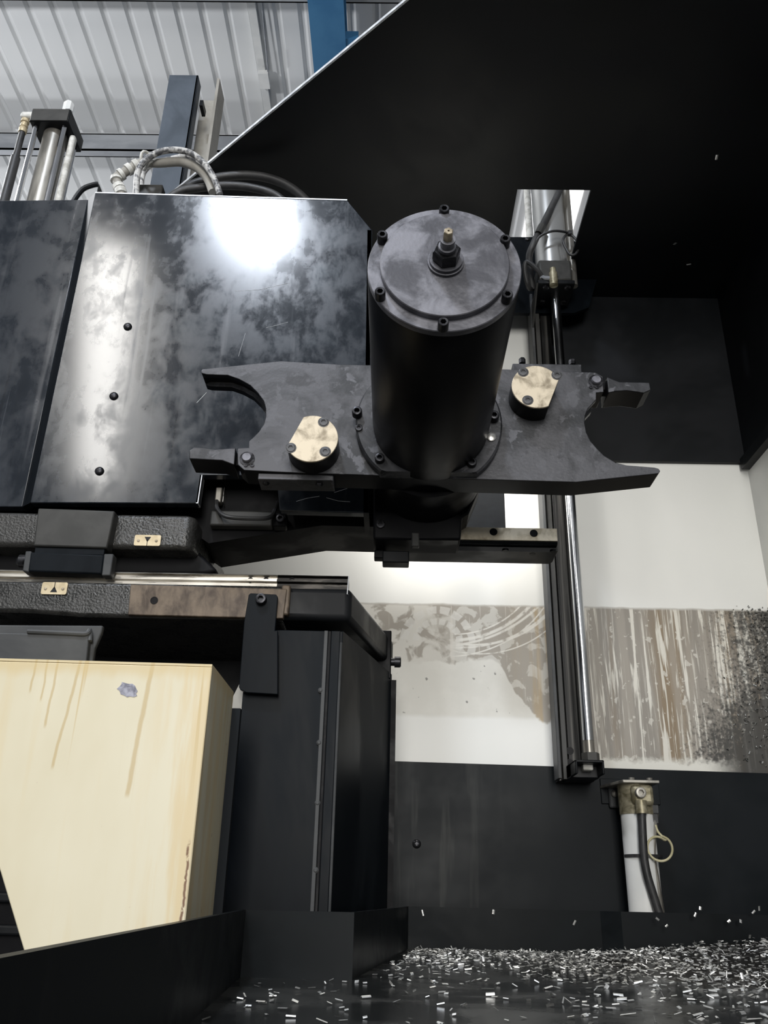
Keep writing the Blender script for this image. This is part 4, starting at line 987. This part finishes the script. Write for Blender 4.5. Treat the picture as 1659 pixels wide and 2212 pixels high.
while len(pts_) < 6000:
    y = .74 + 1.13 * rnd.random(); x = -.16 + 1.08 * rnd.random()
    if inside(x, y) and rnd.random() < dens(x, y): pts_.append((x, y))
stuff = MB(); big = []
proto = []
for k in range(8):
    L = rnd.uniform(.008, .015); V, Fc = chip_geo(L, rnd.uniform(.005, .0085), rnd.choice([.6, 1.6, 2.6, 3.6]))
    pm = MB(); pm.addm(V, Fc); pmesh = pm.mesh('metal_chip', 'chip'); proto.append(pmesh)
for x, y in pts_:
    z = CZ + ZT + heap(x, y) * rnd.uniform(.55, 1.0) + .0004
    rz = rnd.gauss(0, .5) if rnd.random() < .7 else rnd.uniform(-3.1, 3.1)
    tilt = rnd.gauss(0, .22); roll = rnd.gauss(0, .3)
    if len(big) < 170 and rnd.random() < (.42 if y < 1.15 else .055):
        big.append((x, y, z + .0012, tilt, roll, rz)); continue
    L = rnd.uniform(.003, .0085); W = rnd.uniform(.002, .005)
    V, Fc = chip_geo(L, W, rnd.choice([.1, .8, 1.8, 3.0]))
    if rnd.random() < .05: tilt = rnd.uniform(.5, 1.4)
    Mx = Matrix.Translation((x, y, z + .0008 + abs(math.sin(tilt)) * L * .5)) @ Matrix.Rotation(rz, 4, 'Z') @ Matrix.Rotation(tilt, 4, 'Y') @ Matrix.Rotation(roll, 4, 'X')
    stuff.addm([Mx @ v for v in V], Fc)
SW = o = single('metal_swarf', stuff, 'chip', 'mass of tiny bright metal shavings strewn over the dark tray floor', 'swarf')
o['kind'] = 'stuff'
for i, (x, y, z, a, b, c) in enumerate(big):
    o = link('metal_chip', proto[i % 8], (x, y, z)); o.rotation_euler = (b * .5, a * .5, c)
    tag(o, 'larger curled silver metal chip lying on the dark oily tray floor', 'metal chip', 'larger chips on the tray floor')
# heap body under the chips at the right
mb = MB(); nx, ny = 26, 22; gv = []; 
for j in range(ny + 1):
    for i in range(nx + 1):
        x = .28 + (XR - .008 - .28) * i / nx; y = 1.0 + (1.80 - 1.0) * j / ny
        gv.append(Vector((x, y, CZ + ZT - .003 + heap(x, y) * .9 + (rnd.random() - .5) * .003)))
gf = [(j*(nx+1)+i, j*(nx+1)+i+1, (j+1)*(nx+1)+i+1, (j+1)*(nx+1)+i) for j in range(ny) for i in range(nx)]
mb.addm(gv, gf); WO[SW.name] = SW.location.copy(); o = part('packed_heap', mb, 'raildark', SW); o['kind'] = 'stuff'
# flecks clinging to the walls
fle = MB()
def fleck(p, nrm, L, W):
    V, Fc = chip_geo(L, W, rnd.choice([.5, 1.6]))
    q = Vector(nrm).to_track_quat('Z', 'Y').to_matrix().to_4x4()
    Mx = Matrix.Translation(p) @ q @ Matrix.Rotation(rnd.uniform(0, 6.28), 4, 'Z') @ Matrix.Rotation(rnd.gauss(0, .5), 4, 'Y')
    fle.addm([Mx @ v for v in V], Fc)
for k in range(520):
    zz_ = rnd.uniform(.28, .66); w = min(.2, abs(rnd.gauss(0, .035 + .09 * (.66 - zz_))))
    fleck(Vector((XR - .002 - w, YB - .0025, CZ + zz_)), (0, -1, 0), rnd.uniform(.003, .008), rnd.uniform(.0015, .003))
for k in range(160):
    zz_ = rnd.uniform(.28, .62)
    fleck(Vector((XR - .0025, YB - abs(rnd.gauss(0, .03)) - .004, CZ + zz_)), (-1, 0, 0), rnd.uniform(.003, .007), rnd.uniform(.0015, .003))
o = single('wall_swarf', fle, 'wallchip', 'fine metal shavings clinging in the corner of the stained wall', 'swarf'); o['kind'] = 'stuff'
fle = MB()
for (a, b) in ((913, 1972), (1066, 1970), (1241, 1993), (1502, 1976), (1513, 1962), (1600, 1990), (1628, 1970), (1640, 1962), (1575, 1990), (1420, 1985), (1440, 2000)):
    q = P(a, b, YD - .055 if a > 1330 else YD - .004)
    fleck(q, (0, -1, 0), rnd.uniform(.006, .012), rnd.uniform(.003, .005))
for (py_, pz_) in ((.62, -.062), (.70, -.05), (.78, -.075), (.86, -.058), (.80, -.04), (.95, -.08)):
    fleck(Vector((-.1655 - .005 * (py_ - .25), py_, CZ + pz_)), (1, 0, 0), .006, .003)
for (a, b) in ((1458, 525), (1488, 570), (1506, 628), (1548, 338)):
    q = PZ(a, b, ZR) if b < 600 else P(a, b, YB - .0135)
    q = q + (Vector((0, 0, -.002)) if b < 600 else Vector())
    fleck(q, (0, 0, -1) if b < 600 else (0, -1, 0), .012, .006)
o = single('stuck_swarf', fle, 'chip', 'scattered single shavings stuck to the dark tray edge and hood', 'swarf'); o['kind'] = 'stuff'
